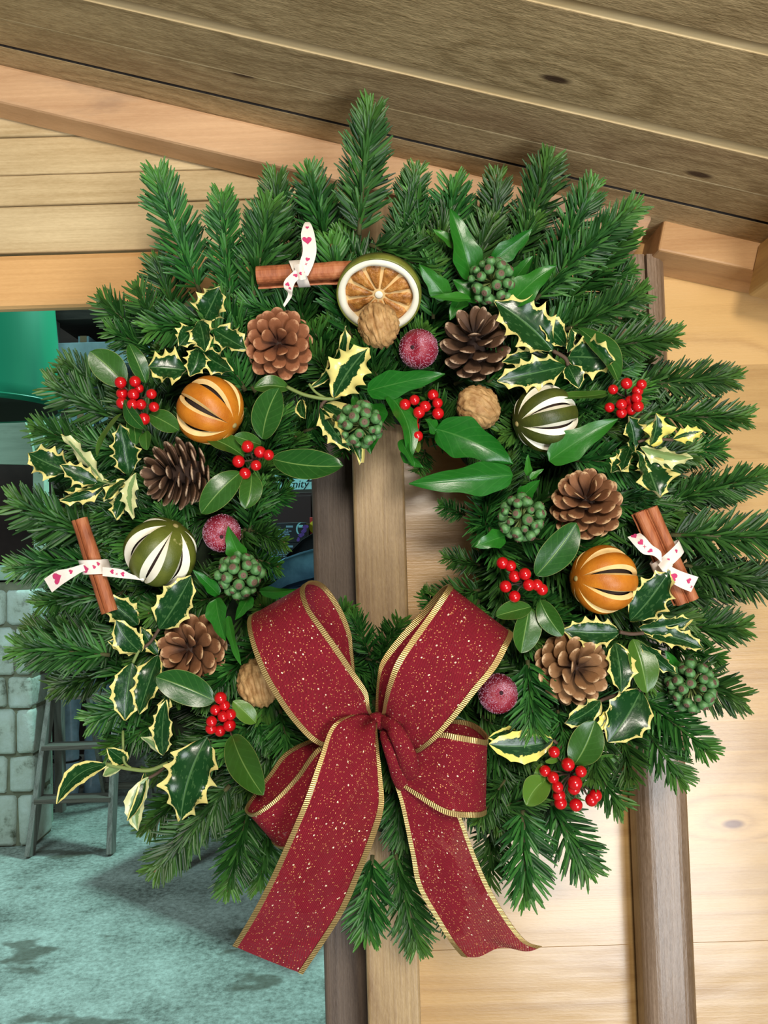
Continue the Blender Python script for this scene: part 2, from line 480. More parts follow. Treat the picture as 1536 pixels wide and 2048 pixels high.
# rounded board fixed on that post
o_ = at(-150, 925, ypost - 0.02); e_ = at(72, 930, ypost - 0.02); tp = at(0, 782, ypost - 0.02)
prof = [(o_.x, o_.z)]; prof.append((e_.x, e_.z))
prof.append((e_.x - 0.003, e_.z + 0.05))
for k in range(13):
    a = math.radians(8 + 80 * k / 12); R_ = e_.x - 0.01 - at(-40, 800, ypost).x
    prof.append((at(-40, 800, ypost).x + R_ * math.cos(a), e_.z + 0.02 + (tp.z + 0.06 - e_.z - 0.02) * math.sin(a) * 0.93))
prof.append((o_.x, prof[-1][1]))
V = [Vector((x, ypost - 0.032, z)) for x, z in prof] + [Vector((x, ypost - 0.001, z)) for x, z in prof]
m = len(prof); F = [list(range(m))[::-1], [m + i for i in range(m)]] + [[i, (i + 1) % m, m + (i + 1) % m, m + i] for i in range(m)]
tag(mk('rounded_board', V, F, GREENP, None, smooth=False), 'pale green painted board with a rounded corner fixed to a barn post', 'board')
# green plastic barrel on a high shelf
t = NT('green_translucent_plastic')
co = t.coord()
f = t.noise(t.mapping(co, (1, 1, 0.15)), 4.5, 3, 0.5)
t.p(Base_Color=t.ramp(f, [(0.3, lin((8, 105, 82))), (0.7, lin((26, 140, 100)))]), Roughness=0.38, Specular_IOR_Level=0.4, Coat_Weight=0.0)
GPL = t.m
yb = 3.55
bc = at(-62, 700, yb); Rb = (at(112, 700, yb).x - bc.x) * 1.0
bc.z = at(60, 797, yb - Rb * 0.6).z
barrel = thing('plastic_barrel', bc, 'emerald green plastic barrel hanging in the barn just below the lintel', 'barrel')
prof = [(0.0, 0.16), (0.90, 0.16), (0.945, 0.008), (0.975, 0.0), (1.0, 0.03), (0.985, 0.12), (0.975, 0.3), (0.96, 0.5), (0.95, 0.62), (0.93, 0.8), (0.9, 1.3)]
V, F = [], []; n = 64
for r_, z_ in prof:
    for k in range(n): V.append(bc + Vector((Rb * max(r_, 0.001) * math.cos(2 * PI * k / n), Rb * max(r_, 0.001) * math.sin(2 * PI * k / n), z_ * Rb * 1.5)))
for i in range(len(prof) - 1):
    for k in range(n): F.append([i * n + k, i * n + (k + 1) % n, (i + 1) * n + (k + 1) % n, (i + 1) * n + k])
mk('barrel_body', V, F, [GPL, plain('barrel_underside_shade', (34, 44, 32), .8)], barrel, fm=[1 if i < 2 * n else 0 for i in range(len(F))])  # shade under the barrel is painted as a dark olive underside
V, F = [], []
for i in range(2): pass
ringp = [bc + Vector((Rb * 0.995 * math.cos(2 * PI * k / 48), Rb * 0.995 * math.sin(2 * PI * k / 48), 0.018)) for k in range(49)]
mk('bottom_rim', *tube_data(ringp, 0.005, 6, cap=False), GPL, barrel)
top = bc + Vector((0, 0, Rb * 1.5 * 1.3))
mk('bail_handle', *tube_data([top + Vector((Rb * 0.88 * math.cos(PI * k / 20), 0, Rb * 0.7 * math.sin(PI * k / 20))) for k in range(21)], 0.008, 6), W_DARK, barrel)
mk('hanging_rope', *tube_data([top + Vector((0, 0, Rb * 0.7)), top + Vector((0, 0, 1.6))], 0.01, 8), W_DARK, barrel)
# storage rack behind
yk = 4.9
def rx(px): return at(px, 700, yk).x
def rz(py): return at(150, py, yk).z
rack = thing('storage_rack', (rx(160), yk, 0), 'grey timber storage rack with thick shelf edges behind the green barrel', 'rack')
GREYP = plain('grey_blue_paint', (150, 170, 180), 0.7, noise=0.25, nscale=8)
for a, b in ((98, 113), (330, 345), (440, 455)):
    box('upright', (rx(a), yk, 0), (rx(b), yk + 0.06, 3.3), W_GREY, rack)
box('shelf_board', (rx(100), yk - 0.01, rz(730)), (rx(455), yk + 0.6, rz(686)), GREYP, rack)
box('shelf_board', (rx(100), yk - 0.01, rz(640)), (rx(455), yk + 0.6, rz(612)), W_DARK, rack)
box('shelf_board', (rx(100), yk - 0.01, rz(960)), (rx(455), yk + 0.6, rz(935)), W_DARK, rack)
box('shelf_board', (rx(100), yk - 0.01, rz(1180)), (rx(455), yk + 0.6, rz(1150)), GREYP, rack)
CARD = plain('pale_blue_carton', (150, 180, 190), 0.8, noise=0.2, nscale=6)
rr = random.Random(3)
for i, (a, b, y0, y1, lab) in enumerate(((128, 178, 742, 934, 'pale blue carton on the rack below the thick grey shelf edge'), (190, 300, 770, 934, 'wider pale carton further along the rack shelf behind fir sprigs'),
                           (150, 172, 668, 686, 'small low pale carton on the thick grey shelf of the rack'))):
    cb = thing('carton', (rx((a + b) / 2), yk + 0.2, rz(y1)), lab, 'box')
    box('carton_body', (rx(a), yk + 0.05, rz(y1) + 0.001), (rx(b), yk + 0.35, rz(y0)), CARD, cb, 0.004)
    box('tape_strip', (rx((a + b) / 2) - 0.02, yk + 0.0485, rz(y1) + 0.002), (rx((a + b) / 2) + 0.02, yk + 0.35, rz(y0) + 0.001), plain('brown_tape', (150, 120, 80), .4), cb, 0.0005)
# step ladder
fl, fr = at_floor(56, 1716), at_floor(224, 1706)
yl = (fl.y + fr.y) / 2; fl.y = fr.y = yl
lad = thing('step_ladder', (fl + fr) / 2, 'old grey wooden step ladder standing on the concrete barn floor', 'ladder')
tl = fl + Vector((0.055, 0.42, 1.40)); tr = fr + Vector((-0.055, 0.42, 1.40))
fw = Vector((0, -1, 0.3)).normalized()
for p, q in ((fl, tl), (fr, tr)):
    beam('stile', p + Vector((0, 0, 0.0)), q, fw, 0.026, 0.075, W_GREY, lad)
W_TREAD = wood('worn_tread_timber', (120, 112, 100), (80, 72, 62), rough=0.8, along='X', fibre=0.7, bump=0.4)
for zz in (0.26, 0.51, 0.755, 1.0, 1.25):
    k = zz / 1.40; a = fl.lerp(tl, k); b = fr.lerp(tr, k)
    beam('tread', a, b, Z, 0.095, 0.024, W_TREAD, lad)
bl, br = fl + Vector((0.06, 0.95, 0)), fr + Vector((-0.06, 0.95, 0))
for p, q in ((bl, tl), (br, tr)):
    beam('rear_leg', p, q, fw, 0.022, 0.045, W_GREY, lad)
beam('rear_bar', bl.lerp(tl, 0.06), br.lerp(tr, 0.06), Z, 0.02, 0.04, W_TREAD, lad)
beam('rear_bar', bl.lerp(tl, 0.6), br.lerp(tr, 0.6), Z, 0.02, 0.04, W_TREAD, lad)
box('top_platform', (tl.x - 0.03, tl.y - 0.06, tl.z), (tr.x + 0.03, tl.y + 0.14, tl.z + 0.025), W_TREAD, lad)
# bundle leaning behind the ladder: wrapped blue plastic sheet roll and planks
BPL = plain('blue_white_plastic_sheet', (170, 205, 225), 0.35, noise=0.25, nscale=14)
def roll(px, py0, Y, h, r, lab):
    p = at_floor(px, py0); p.y = Y; p.x = at(px, 1500, Y).x; p.z = 0
    th = thing('sheet_roll', p, lab, 'sheet roll')
    rr = random.Random(px); V, F = [], []; n = 20
    for i in range(13):
        for k in range(n):
            a = 2 * PI * k / n; q = r * (1 + 0.16 * math.sin(3 * a + i * 0.7) + rr.uniform(-.06, .06))
            V.append(p + Vector((q * math.cos(a) + 0.02 * i / 12, q * math.sin(a) + 0.12 * i / 12, h * i / 12)))
    for i in range(12):
        for k in range(n): F.append([i * n + k, i * n + (k + 1) % n, (i + 1) * n + (k + 1) % n, (i + 1) * n + k])
    F.append([12 * n + k for k in range(n)]); F.append([k for k in range(n)][::-1])
    mk('roll_sheet', V, F, BPL, th)
    for q in (0.25, 0.7):
        ring = [p + Vector((r * 1.18 * math.cos(2 * PI * k / 24) + 0.02 * q, r * 1.18 * math.sin(2 * PI * k / 24) + 0.12 * q, h * q)) for k in range(25)]
        mk('tie', *tube_data(ring, 0.006, 6, cap=False), W_DARK, th)
roll(128, 1600, 5.15, 0.95, 0.07, 'pale blue rolled plastic sheet standing behind the ladder rungs')
roll(184, 1600, 5.3, 0.75, 0.06, 'shorter blue plastic roll beside the taller one behind the ladder')
# added table hidden by the wreath, shaped to cast the floor shadow, carrying goods
tz = 0.80
tc = [Vector((-1.184, 3.99, tz)), Vector((-0.30, 3.28, tz)), Vector((0.0, 3.98, tz)), Vector((-0.884, 4.69, tz))]
tb = thing('shadow_table', (-0.6, 4.0, 0), 'added dark wooden table behind the wreath, casting the barn floor shadow and carrying boxes', 'table')
V = tc + [v - Vector((0, 0, 0.04)) for v in tc]
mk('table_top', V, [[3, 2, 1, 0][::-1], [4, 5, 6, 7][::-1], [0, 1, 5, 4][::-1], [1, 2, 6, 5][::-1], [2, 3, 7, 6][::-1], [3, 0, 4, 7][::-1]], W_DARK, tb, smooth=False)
cx = sum(tc, Vector()) / 4
for v in tc:
    q = v.lerp(cx, 0.30)
    box('leg', (q.x - 0.025, q.y - 0.025, 0), (q.x + 0.025, q.y + 0.025, tz - 0.04), W_DARK, tb)
BLACK = plain('black_print_carton', (14, 20, 26), 0.5)
PRINT = plain('pale_blue_print', (120, 160, 175), 0.6)
PURPLE = plain('violet_print', (90, 55, 140), 0.6, noise=0.5, nscale=60)
CYAN = plain('cyan_print', (140, 210, 215), 0.6)
yq = 3.95
def q(px, py, Y=yq): return at(px, py, Y)
def printed_box(y0, y1, ybase, seed, label, flower):
    a, b = q(470, y1), q(612, y0)
    b.z = q(560, y0).z; a.z = ybase
    th = thing('printed_carton', ((a.x + b.x) / 2, yq + 0.15, a.z), label, 'box', 'black printed cartons on the barn table')
    box('carton_body', (a.x, yq, a.z), (b.x, yq + 0.3, b.z), BLACK, th, 0.003)
    V, F = [], []
    def rectp(x0, y0_, x1, y1_):
        i = len(V)
        for X_, Y_ in ((x0, y1_), (x1, y1_), (x1, y0_), (x0, y0_)):
            p = q(X_, Y_, yq - 0.0008); V.append(p)
        F.append([i, i + 1, i + 2, i + 3])
    rr = random.Random(seed)
    rectp(572, y0 + 5, 586, y0 + 9)
    for k in range(5):
        x0 = 543
        while x0 < 574 + rr.uniform(-4, 6):
            x1 = x0 + rr.uniform(2.5, 7); rectp(x0, y0 + 12 + k * 3.4, x1, y0 + 13.9 + k * 3.4); x0 = x1 + 1.1
    mk('lettering', V, F, PRINT, th, smooth=False)
    if flower:
        P = []
        for k in range(13):
            a_ = math.radians(80 + 150 * k / 12); P.append((602 + 10 * math.cos(a_), y0 + 12 - 13 * math.sin(a_)))
        V2 = [q(x, y, yq - 0.001) for x, y in P] + [q(x + 3.2, y, yq - 0.001) for x, y in P]
        mk('printed_arc', V2, [[i, i + 1, 14 + i, 13 + i] for i in range(12)], CYAN, th, smooth=False)
        rectpV = [q(x, y, yq - 0.001) for x, y in ((597, y0 + 9), (606, y0 + 9), (606, y0 + 4), (597, y0 + 4))]
        mk('printed_patch', rectpV, [[0, 1, 2, 3]], CYAN, th, smooth=False)
        V3, F3 = [], []
        for k in range(16):
            u = k / 15; cx_ = 612 - 14 * u + rr.uniform(-3, 3); cy_ = y0 + 4 + 29 * u + rr.uniform(-3, 3); r_ = rr.uniform(2.5, 4.5); i = len(V3)
            for j in range(7): V3.append(q(cx_ + r_ * math.cos(j * PI / 3.5), cy_ + r_ * math.sin(j * PI / 3.5), yq - 0.0012 - k * 0.00002))
            F3.append([i + j for j in range(7)][::-1])
        o3 = mk('printed_flower', V3, F3, PURPLE, th, smooth=False)
zmid = q(560, 1086).z
printed_box(1086, 1130, tz, 1, 'lower black carton with pale printed lines beneath the flower-printed one', False)
printed_box(1046, 1086, zmid, 2, 'black carton with violet flower print seen through the wreath hole', True)
RED = plain('red_packet', (190, 40, 30), 0.5); YEL = plain('yellow_print', (225, 205, 40), 0.5)
a = q(620, 1064, 4.1); b = q(650, 1034, 4.1)
th = thing('red_packet', ((a.x + b.x) / 2, 4.12, tz), 'red packet with a yellow spot beside the black cartons', 'packet')
box('packet_body', (a.x, 4.1, tz), (b.x, 4.16, b.z), RED, th, 0.002)
cp = q(627, 1054, 4.0985); V = [cp + Vector((0.022 * math.cos(k * PI / 8), 0, 0.030 * math.sin(k * PI / 8))) for k in range(16)]
mk('yellow_spot', V, [list(range(16))], YEL, th, smooth=False)
# blue-grey coat heaped in front of the cartons
t = NT('blue_grey_cloth'); co = t.coord()
t.p(Base_Color=t.ramp(t.noise(co, 9, 4, .6), [(0.3, lin((62, 96, 116))), (0.7, lin((104, 146, 164)))]), Roughness=0.9); t.bump(t.noise(co, 300, 2, .5), 0.3, 0.002)
CLOTH = t.m
BLKC = plain('black_cloth', (16, 18, 20), 0.9)
coat = thing('folded_coat', (-0.35, 3.75, tz), 'blue-grey coat with black collar heaped before the black cartons', 'coat')
def heap(name, outline, Y0, Y1, mat, seed):
    rr = random.Random(seed); V, F = [], []; m = len(outline)
    for j, (Yd, sc_) in enumerate(((Y0 + 0.02, 0.96), (Y0, 1.0), (Y0 + 0.04, 1.02), (Y1, 1.0))):
        cx_ = sum(p[0] for p in outline) / m; cy_ = sum(p[1] for p in outline) / m
        for x, y in outline:
            V.append(at(cx_ + (x - cx_) * sc_, cy_ + (y - cy_) * sc_, Yd) + Vector((0, rr.uniform(-.006, .006), 0)))
    for j in range(3):
        for i in range(m): F.append([j * m + i, j * m + (i + 1) % m, (j + 1) * m + (i + 1) % m, (j + 1) * m + i])
    F.append([i for i in range(m)][::-1]); F.append([3 * m + i for i in range(m)])
    return mk(name, V, F, mat, coat)
heap('coat_body', [(500, 1385), (520, 1180), (548, 1130), (572, 1116), (600, 1106), (630, 1098), (660, 1092), (690, 1100), (700, 1380)], 3.78, 3.92, CLOTH, 1)
heap('collar', [(572, 1112), (588, 1096), (604, 1080), (624, 1068), (650, 1064), (680, 1080), (690, 1100), (640, 1103), (600, 1112), (580, 1116)], 3.80, 3.92, BLKC, 2)
heap('hem_band', [(560, 1178), (575, 1170), (600, 1162), (640, 1152), (690, 1150), (690, 1162), (640, 1166), (600, 1174), (566, 1184)], 3.765, 3.80, plain('dark_blue_cloth', (28, 52, 76), .9), 3)
# pale shop banner with dark hand lettering over dark cupboards
ban = thing('lettered_banner', q(600, 965, 4.7), 'pale cyan banner with dark script lettering glimpsed in the wreath hole', 'banner')
a = at(480, 979, 4.7); b = at(760, 900, 4.7)
box('banner_board', (a.x, 4.7, at(600, 979, 4.7).z), (b.x, 4.72, b.z), plain('banner_cyan', (178, 240, 240), .7), ban)
for txt, X_, Y_, s_ in (('nity', 584, 975.5, 0.062), ('2', 611, 963.5, 0.085)):
    fc = bpy.data.curves.new('lettering', 'FONT'); fc.body = txt; fc.size = s_; fc.shear = 0.25; fc.extrude = 0.0005
    fo = bpy.data.objects.new('lettering', fc); C.objects.link(fo); fo.parent = ban
    fo.rotation_euler = (PI / 2, 0, 0); fo.location = at(X_, Y_, 4.698) - ban.location
    fc.materials.append(BLKC)
    me = bpy.data.meshes.new_from_object(fo.evaluated_get(bpy.context.evaluated_depsgraph_get()))
    mo = link('lettering', me, ban); mo.location = fo.location; mo.rotation_euler = fo.rotation_euler
    bpy.data.objects.remove(fo); mo.name = 'lettering'
cup = thing('barn_cupboard', ((a.x + b.x) / 2, 5, 0), 'dark red-brown cupboard beneath the pale banner in the barn', 'cupboard')
DRED = plain('dark_red_paint', (52, 22, 20), 0.6)
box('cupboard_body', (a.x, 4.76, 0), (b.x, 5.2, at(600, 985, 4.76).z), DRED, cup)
box('cupboard_door', (a.x + 0.02, 4.74, 0.05), ((a.x + b.x) / 2 - 0.004, 4.76, at(600, 992, 4.76).z), DRED, cup)
box('cupboard_door', ((a.x + b.x) / 2 + 0.004, 4.74, 0.05), (b.x - 0.02, 4.76, at(600, 992, 4.76).z), DRED, cup)
box('banner_post', (a.x + 0.01, 4.72, at(600, 985, 4.76).z), (a.x + 0.05, 4.76, b.z), W_DARK, cup)
box('banner_post', (b.x - 0.05, 4.72, at(600, 985, 4.76).z), (b.x - 0.01, 4.76, b.z), W_DARK, cup)
# ------------------------------------------------------------------ fir wreath
t = NT('fir_needle')
rn, tn = t.attr('rnd'), t.attr('tip')
col = t.ramp(rn, [(0.0, lin((14, 52, 20))), (0.5, lin((28, 80, 32))), (1.0, lin((50, 110, 44)))])
col = t.mix(t.math('MULTIPLY', tn, 0.55), col, lin((88, 152, 54)))
bf = t.n('ShaderNodeNewGeometry').outputs['Backfacing']
col = t.mix(t.math('MULTIPLY', bf, 0.6), col, lin((48, 104, 52)))
hs = t.n('ShaderNodeHueSaturation'); t.l(col, hs.inputs['Color'])
r_ = t.n('ShaderNodeObjectInfo').outputs['Random']
t.l(t.math('ADD', t.math('MULTIPLY', r_, 0.55), 0.72), hs.inputs['Value'])
t.l(t.math('ADD', t.math('MULTIPLY', r_, 0.025), 0.468), hs.inputs['Hue'])
t.p(Base_Color=hs.outputs[0], Roughness=0.42, Specular_IOR_Level=0.38)
NEEDLE = t.m
TWIG = plain('fir_twig', (74, 74, 40), 0.75, noise=0.3, nscale=200)
BUD = plain('fir_bud', (112, 74, 44), 0.6)

def sprig_meshes(L, seed):
    """a fir shoot along +Y, length L: (twig mesh, needle mesh)"""
    rr = random.Random(seed)
    bendx, bendz = rr.uniform(-.10, .10), rr.uniform(-.08, .12)
    def cp(s): return Vector((bendx * L * s * s, L * s, bendz * L * s * s))
    V, F, rn, tp = [], [], [], []
    n_st = int(L * 1000 / 1.15)
    side = 0
    for i in range(n_st):
        s = 0.04 + 0.955 * i / n_st
        c = cp(s); d = (cp(min(1, s + .02)) - cp(s - .02)).normalized()
        for k in range(3):
            side = 1 - side
            # comb-like to both sides, a share swept over the top of the twig
            up = rr.random() < 0.30
            phi = rr.gauss(90, 32) if up else (rr.gauss(18, 17) if side else rr.gauss(162, 17))
            ang = math.radians((63 if not up else 44) - 24 * s ** 2 + rr.gauss(0, 6))
            ln = 0.0225 * (1 - 0.42 * max(0, (s - 0.55) / 0.45) ** 1.5) * (0.75 if up else 1) * rr.uniform(0.82, 1.10)
            if s < 0.12: ln *= 0.8
            ph = math.radians(phi)
            sx = Vector((1, 0, 0)); sx = (sx - d * sx.dot(d)).normalized(); sz = sx.cross(d)
            out = sx * math.cos(ph) + sz * math.sin(ph)
            dr = (d * math.cos(ang) + out * math.sin(ang)).normalized()
            fw = (d - dr * d.dot(dr)).normalized()
            wd = dr.cross(sz); wd = (wd if wd.length > 0.15 else dr.cross(sx)).normalized()
            nr = wd.cross(dr).normalized()
            if nr.z < 0: wd, nr = -wd, -nr
            hw = 0.00092 * rr.uniform(0.85, 1.15)
            st = len(V); q = rr.random(); curve = rr.uniform(0.02, 0.14)
            for u, wf in ((0, .45), (.3, .95), (.75, 1.0), (1.0, .35)):
                p = c + dr * (ln * u) + fw * (ln * curve * u * u) - nr * (ln * 0.05 * u * u)
                V += [p - wd * hw * wf, p - nr * hw * 0.45, p + wd * hw * wf]
                rn += [q] * 3; tp += [max(0, (s - .72) / .28) * rr.uniform(.5, 1)] * 3
            for j in range(3):
                a = st + 3 * j
                F += [[a, a + 1, a + 4, a + 3], [a + 1, a + 2, a + 5, a + 4]]
    needles = mk('needles', V, F, NEEDLE, attrs={'rnd': rn, 'tip': tp}, local=True, mesh_only=True)
    tv, tf = tube_data([cp(s) for s in (0, .25, .5, .75, .97)], [.0017, .0015, .0012, .001, .0008], 6)
    nf = len(tf)
    tube_data([cp(s) for s in (.955, .975, .995, 1.01)], [.0008, .0016, .0014, .0003], 6, tv, tf)
    twig = mk('fir_sprig', tv, tf, [TWIG, BUD], fm=[0] * nf + [1] * (len(tf) - nf), local=True, mesh_only=True)
    return twig, needles
SPRIG_LEN = (0.050, 0.065, 0.080, 0.100, 0.120)
SPRIGS = {L: [sprig_meshes(L, int(L * 1e4) + 7 * k) for k in range(3)] for L in SPRIG_LEN}

HOLE = (745, 1072)
wc = at(*HOLE, 0.672)
wreath = thing('fir_wreath', wc, 'round Christmas wreath of green fir sprigs hanging on the timber post', 'wreath')
# moss ring that the sprigs are wired to
rr = random.Random(1)
Rm = 415 / FPX * 0.66
V, F = [], []; nu, nv = 120, 20
for i in range(nu):
    a = 2 * PI * i / nu
    for j in range(nv):
        b = 2 * PI * j / nv
        r = Rm + 0.070 * math.cos(b) * (1 + .08 * rr.uniform(-1, 1)); dz = 0.024 * math.sin(b) * (1 + .1 * rr.uniform(-1, 1))
        V.append(wc + X * (r * math.cos(a)) + Z * (r * math.sin(a)) - Yv * (dz - 0.002))
for i in range(nu):
    for j in range(nv):
        F.append([i * nv + j, ((i + 1) % nu) * nv + j, ((i + 1) % nu) * nv + (j + 1) % nv, i * nv + (j + 1) % nv])
mk('moss_ring', V, F, plain('moss', (30, 44, 24), 0.95, noise=0.5, nscale=90), wreath)
wire = [wc + Vector((-0.005, 0.0, Rm)), wc + Vector((-0.006, 0.018, Rm + 0.06)), wc + Vector((-0.012, 0.024, Rm + 0.075))]
mk('hanging_wire', *tube_data(wire, 0.001, 6), plain('green_wire', (40, 60, 40), .4, .6), wreath)

def sprig(bp, tp_, roll, rs):
    y = tp_ - bp; L = y.length; y.normalize()
    cls = min(SPRIG_LEN, key=lambda c: abs(c - L))
    tw, nd = rs.choice(SPRIGS[cls])
    z = (TOW - y * TOW.dot(y)).normalized(); x = y.cross(z)
    z2 = z * math.cos(roll) + x * math.sin(roll); x2 = y.cross(z2)
    o = link('fir_sprig', tw, wreath)
    k = L / cls
    m = Matrix((x2, y, z2)).transposed()
    o.rotation_euler = m.to_euler(); o.scale = (k if k < 1.3 else 1.15, k, k if k < 1.3 else 1.15); o.location = bp - wc
    n = link('needles', nd, o); n['kind'] = 'stuff'
    return o
# sprigs that shape the outline, as (base, tip) in picture terms and their distance from the eye
TIPS = [(718, 470, 735, 222, .60), (660, 520, 612, 345, .63), (565, 560, 548, 358, .63), (400, 585, 308, 362, .61), (462, 600, 440, 398, .60),
 (505, 600, 545, 408, .60), (352, 640, 318, 520, .64), (795, 520, 838, 335, .63), (900, 520, 905, 370, .64), (985, 540, 1000, 345, .62), (1040, 510, 1102, 322, .62),
 (1095, 560, 1195, 368, .60), (1070, 600, 1252, 402, .59), (1100, 640, 1250, 470, .61), (1130, 660, 1285, 590, .60), (1130, 705, 1342, 676, .60),
 (1260, 770, 1462, 752, .63), (1270, 830, 1482, 838, .63), (1330, 1010, 1518, 942, .62), (1340, 1070, 1590, 1075, .60), (1370, 1130, 1580, 1185, .61),
 (1330, 1200, 1530, 1150, .62), (1310, 1250, 1486, 1262, .62), (1330, 1340, 1478, 1395, .61), (1280, 1390, 1418, 1500, .61), (1250, 1400, 1362, 1552, .62),
 (1235, 1430, 1270, 1555, .60), (1160, 1490, 1238, 1610, .61), (1100, 1600, 1172, 1742, .60), (1045, 1620, 1055, 1786, .59), (985, 1640, 978, 1765, .63),
 (960, 1630, 1075, 1590, .60), (790, 1700, 832, 1892, .61), (745, 1710, 732, 1868, .60), (700, 1690, 690, 1790, .62), (880, 1690, 900, 1850, .65),
 (500, 1610, 455, 1782, .60), (460, 1570, 300, 1745, .59), (540, 1640, 520, 1770, .62), (420, 1540, 290, 1655, .63), (600, 1640, 610, 1770, .64),
 (310, 1390, 185, 1440, .61), (330, 1440, 215, 1492, .62), (220, 1310, 36, 1290, .60), (220, 1280, 60, 1262, .62), (230, 1345, 110, 1370, .64),
 (190, 1120, 28, 1140, .61), (180, 1070, 32, 1005, .60), (190, 1180, 80, 1210, .63), (200, 1060, 85, 1075, .62), (200, 900, 72, 862, .62), (240, 840, 106, 772, .62),
 (250, 800, 128, 740, .63), (300, 690, 205, 602, .63), (330, 680, 268, 580, .61), (320, 710, 222, 660, .63), (200, 960, 100, 930, .64),
 (1320, 900, 1440, 900, .64), (1360, 970, 1470, 985, .65), (1330, 1290, 1440, 1310, .63), (1180, 580, 1265, 540, .63), (1240, 640, 1300, 640, .65),
 # pointing into the hole
 (500, 1060, 572, 1085, .62), (500, 1020, 580, 985, .63), (490, 1110, 560, 1135, .63), (930, 1030, 880, 1010, .63), (960, 1180, 872, 1195, .62), (960, 1130, 890, 1115, .63),
 (740, 1310, 708, 1228, .62), (760, 1320, 800, 1240, .63), (640, 1290, 700, 1215, .63), (900, 1240, 840, 1190, .62), (700, 850, 690, 915, .64), (640, 880, 620, 940, .64), (850, 900, 835, 950, .64), (560, 920, 578, 965, .64),
 # bright shoots between the decorations
 (1055, 1320, 1066, 1462, .584), (1115, 1420, 1140, 1515, .59), (1205, 1440, 1190, 1560, .585), (1010, 1560, 955, 1640, .58), (560, 1420, 585, 1530, .585), (510, 1440, 540, 1500, .585),
 (740, 490, 870, 545, .60), (600, 640, 480, 610, .61), (440, 640, 300, 660, .61), (1190, 820, 1000, 880, .615), (350, 1090, 330, 1010, .60), (110, 1060, 210, 1090, .62), (1000, 1120, 1010, 1230, .61),
 (1005, 580, 1062, 440, .62), (1000, 620, 1120, 500, .62), (960, 640, 1000, 500, .62), (900, 620, 880, 480, .62)]
rs = random.Random(21)
N_SPRIG = 0
for bx, by, tx, ty, Y in TIPS:
    sprig(at(bx, by, Y + 0.012), at(tx, ty, Y + rs.uniform(-.004, .008)), rs.uniform(-.35, .35), rs); N_SPRIG += 1
def prof_y(r):
    """distance of the wreath's front face at picture radius r"""
    k = (r - 415) / 290.0
    return 0.604 + 0.050 * k * k
rs = random.Random(5)
i = 0
while N_SPRIG < 300:
    i += 1
    th = (i * 2.399963) % (2 * PI) + rs.uniform(-.05, .05)
    r = math.sqrt(rs.uniform(225 ** 2, 575 ** 2))
    L = rs.uniform(110, 215)
    dev = rs.gauss(0, 0.40)
    if r < 265: L = min(L, 110); dev = rs.choice((-1, 1)) * rs.uniform(1.2, 1.9)
    bx, by = HOLE[0] + r * math.cos(th), HOLE[1] + r * 1.03 * math.sin(th)
    tx, ty = bx + L * math.cos(th + dev), by + L * math.sin(th + dev)
    rt = math.hypot(tx - HOLE[0], (ty - HOLE[1]) / 1.03)
    lim = 655 + 25 * math.sin(3 * th) + (25 if abs(math.cos(th)) > .8 else 0)
    if th > 3.6 and th < 4.3: lim = 560
    if th > 2.3 and th < 2.9: lim = 610
    if rt > lim or rt < 185 or (540 < tx < 640 and 930 < ty < 1190): continue
    layer = rs.choice((0.0, 0.006, 0.014, 0.024, 0.034))
    sprig(at(bx, by, prof_y(r) + 0.012 + layer), at(tx, ty, prof_y(rt) + layer - rs.uniform(-.006, .010)), rs.uniform(-.5, .5), rs); N_SPRIG += 1
# deeper shoots behind, too small and dark to pick apart
dV, dF, dR, dT = [], [], [], []
for k in range(150):
    th = rs.uniform(0, 2 * PI); r = rs.uniform(225, 560)
    L = rs.uniform(100, 160); dev = rs.gauss(0, .7)
    if r < 270: dev = 1.5 * rs.choice((-1, 1))
    bx, by = HOLE[0] + r * math.cos(th), HOLE[1] + r * 1.03 * math.sin(th)
    tx, ty = bx + L * math.cos(th + dev), by + L * math.sin(th + dev)
    rt = math.hypot(tx - HOLE[0], (ty - HOLE[1]) / 1.03)
    if rt > 630 or rt < 190 or (530 < tx < 640 and 930 < ty < 1190) or (3.6 < th < 4.3 and rt > 540): continue
    b, tp_ = at(bx, by, prof_y(r) + .045), at(tx, ty, prof_y(rt) + .042)
    y = tp_ - b; LL = y.length; y.normalize(); z = (TOW - y * TOW.dot(y)).normalized(); x = y.cross(z)
    tw, nd = SPRIGS[0.065][k % 3]
    st = len(dV); s_ = LL / .065
    for v in nd.vertices: dV.append(b + x * v.co.x + y * (v.co.y * s_) + z * v.co.z)
    dF += [[st + q_ for q_ in p.vertices] for p in nd.polygons]
    dR += [d.value for d in nd.attributes['rnd'].data]; dT += [0.0] * len(nd.vertices)
o = mk('deep_needles', dV, dF, NEEDLE, wreath, attrs={'rnd': dR, 'tip': dT}); o['kind'] = 'stuff'
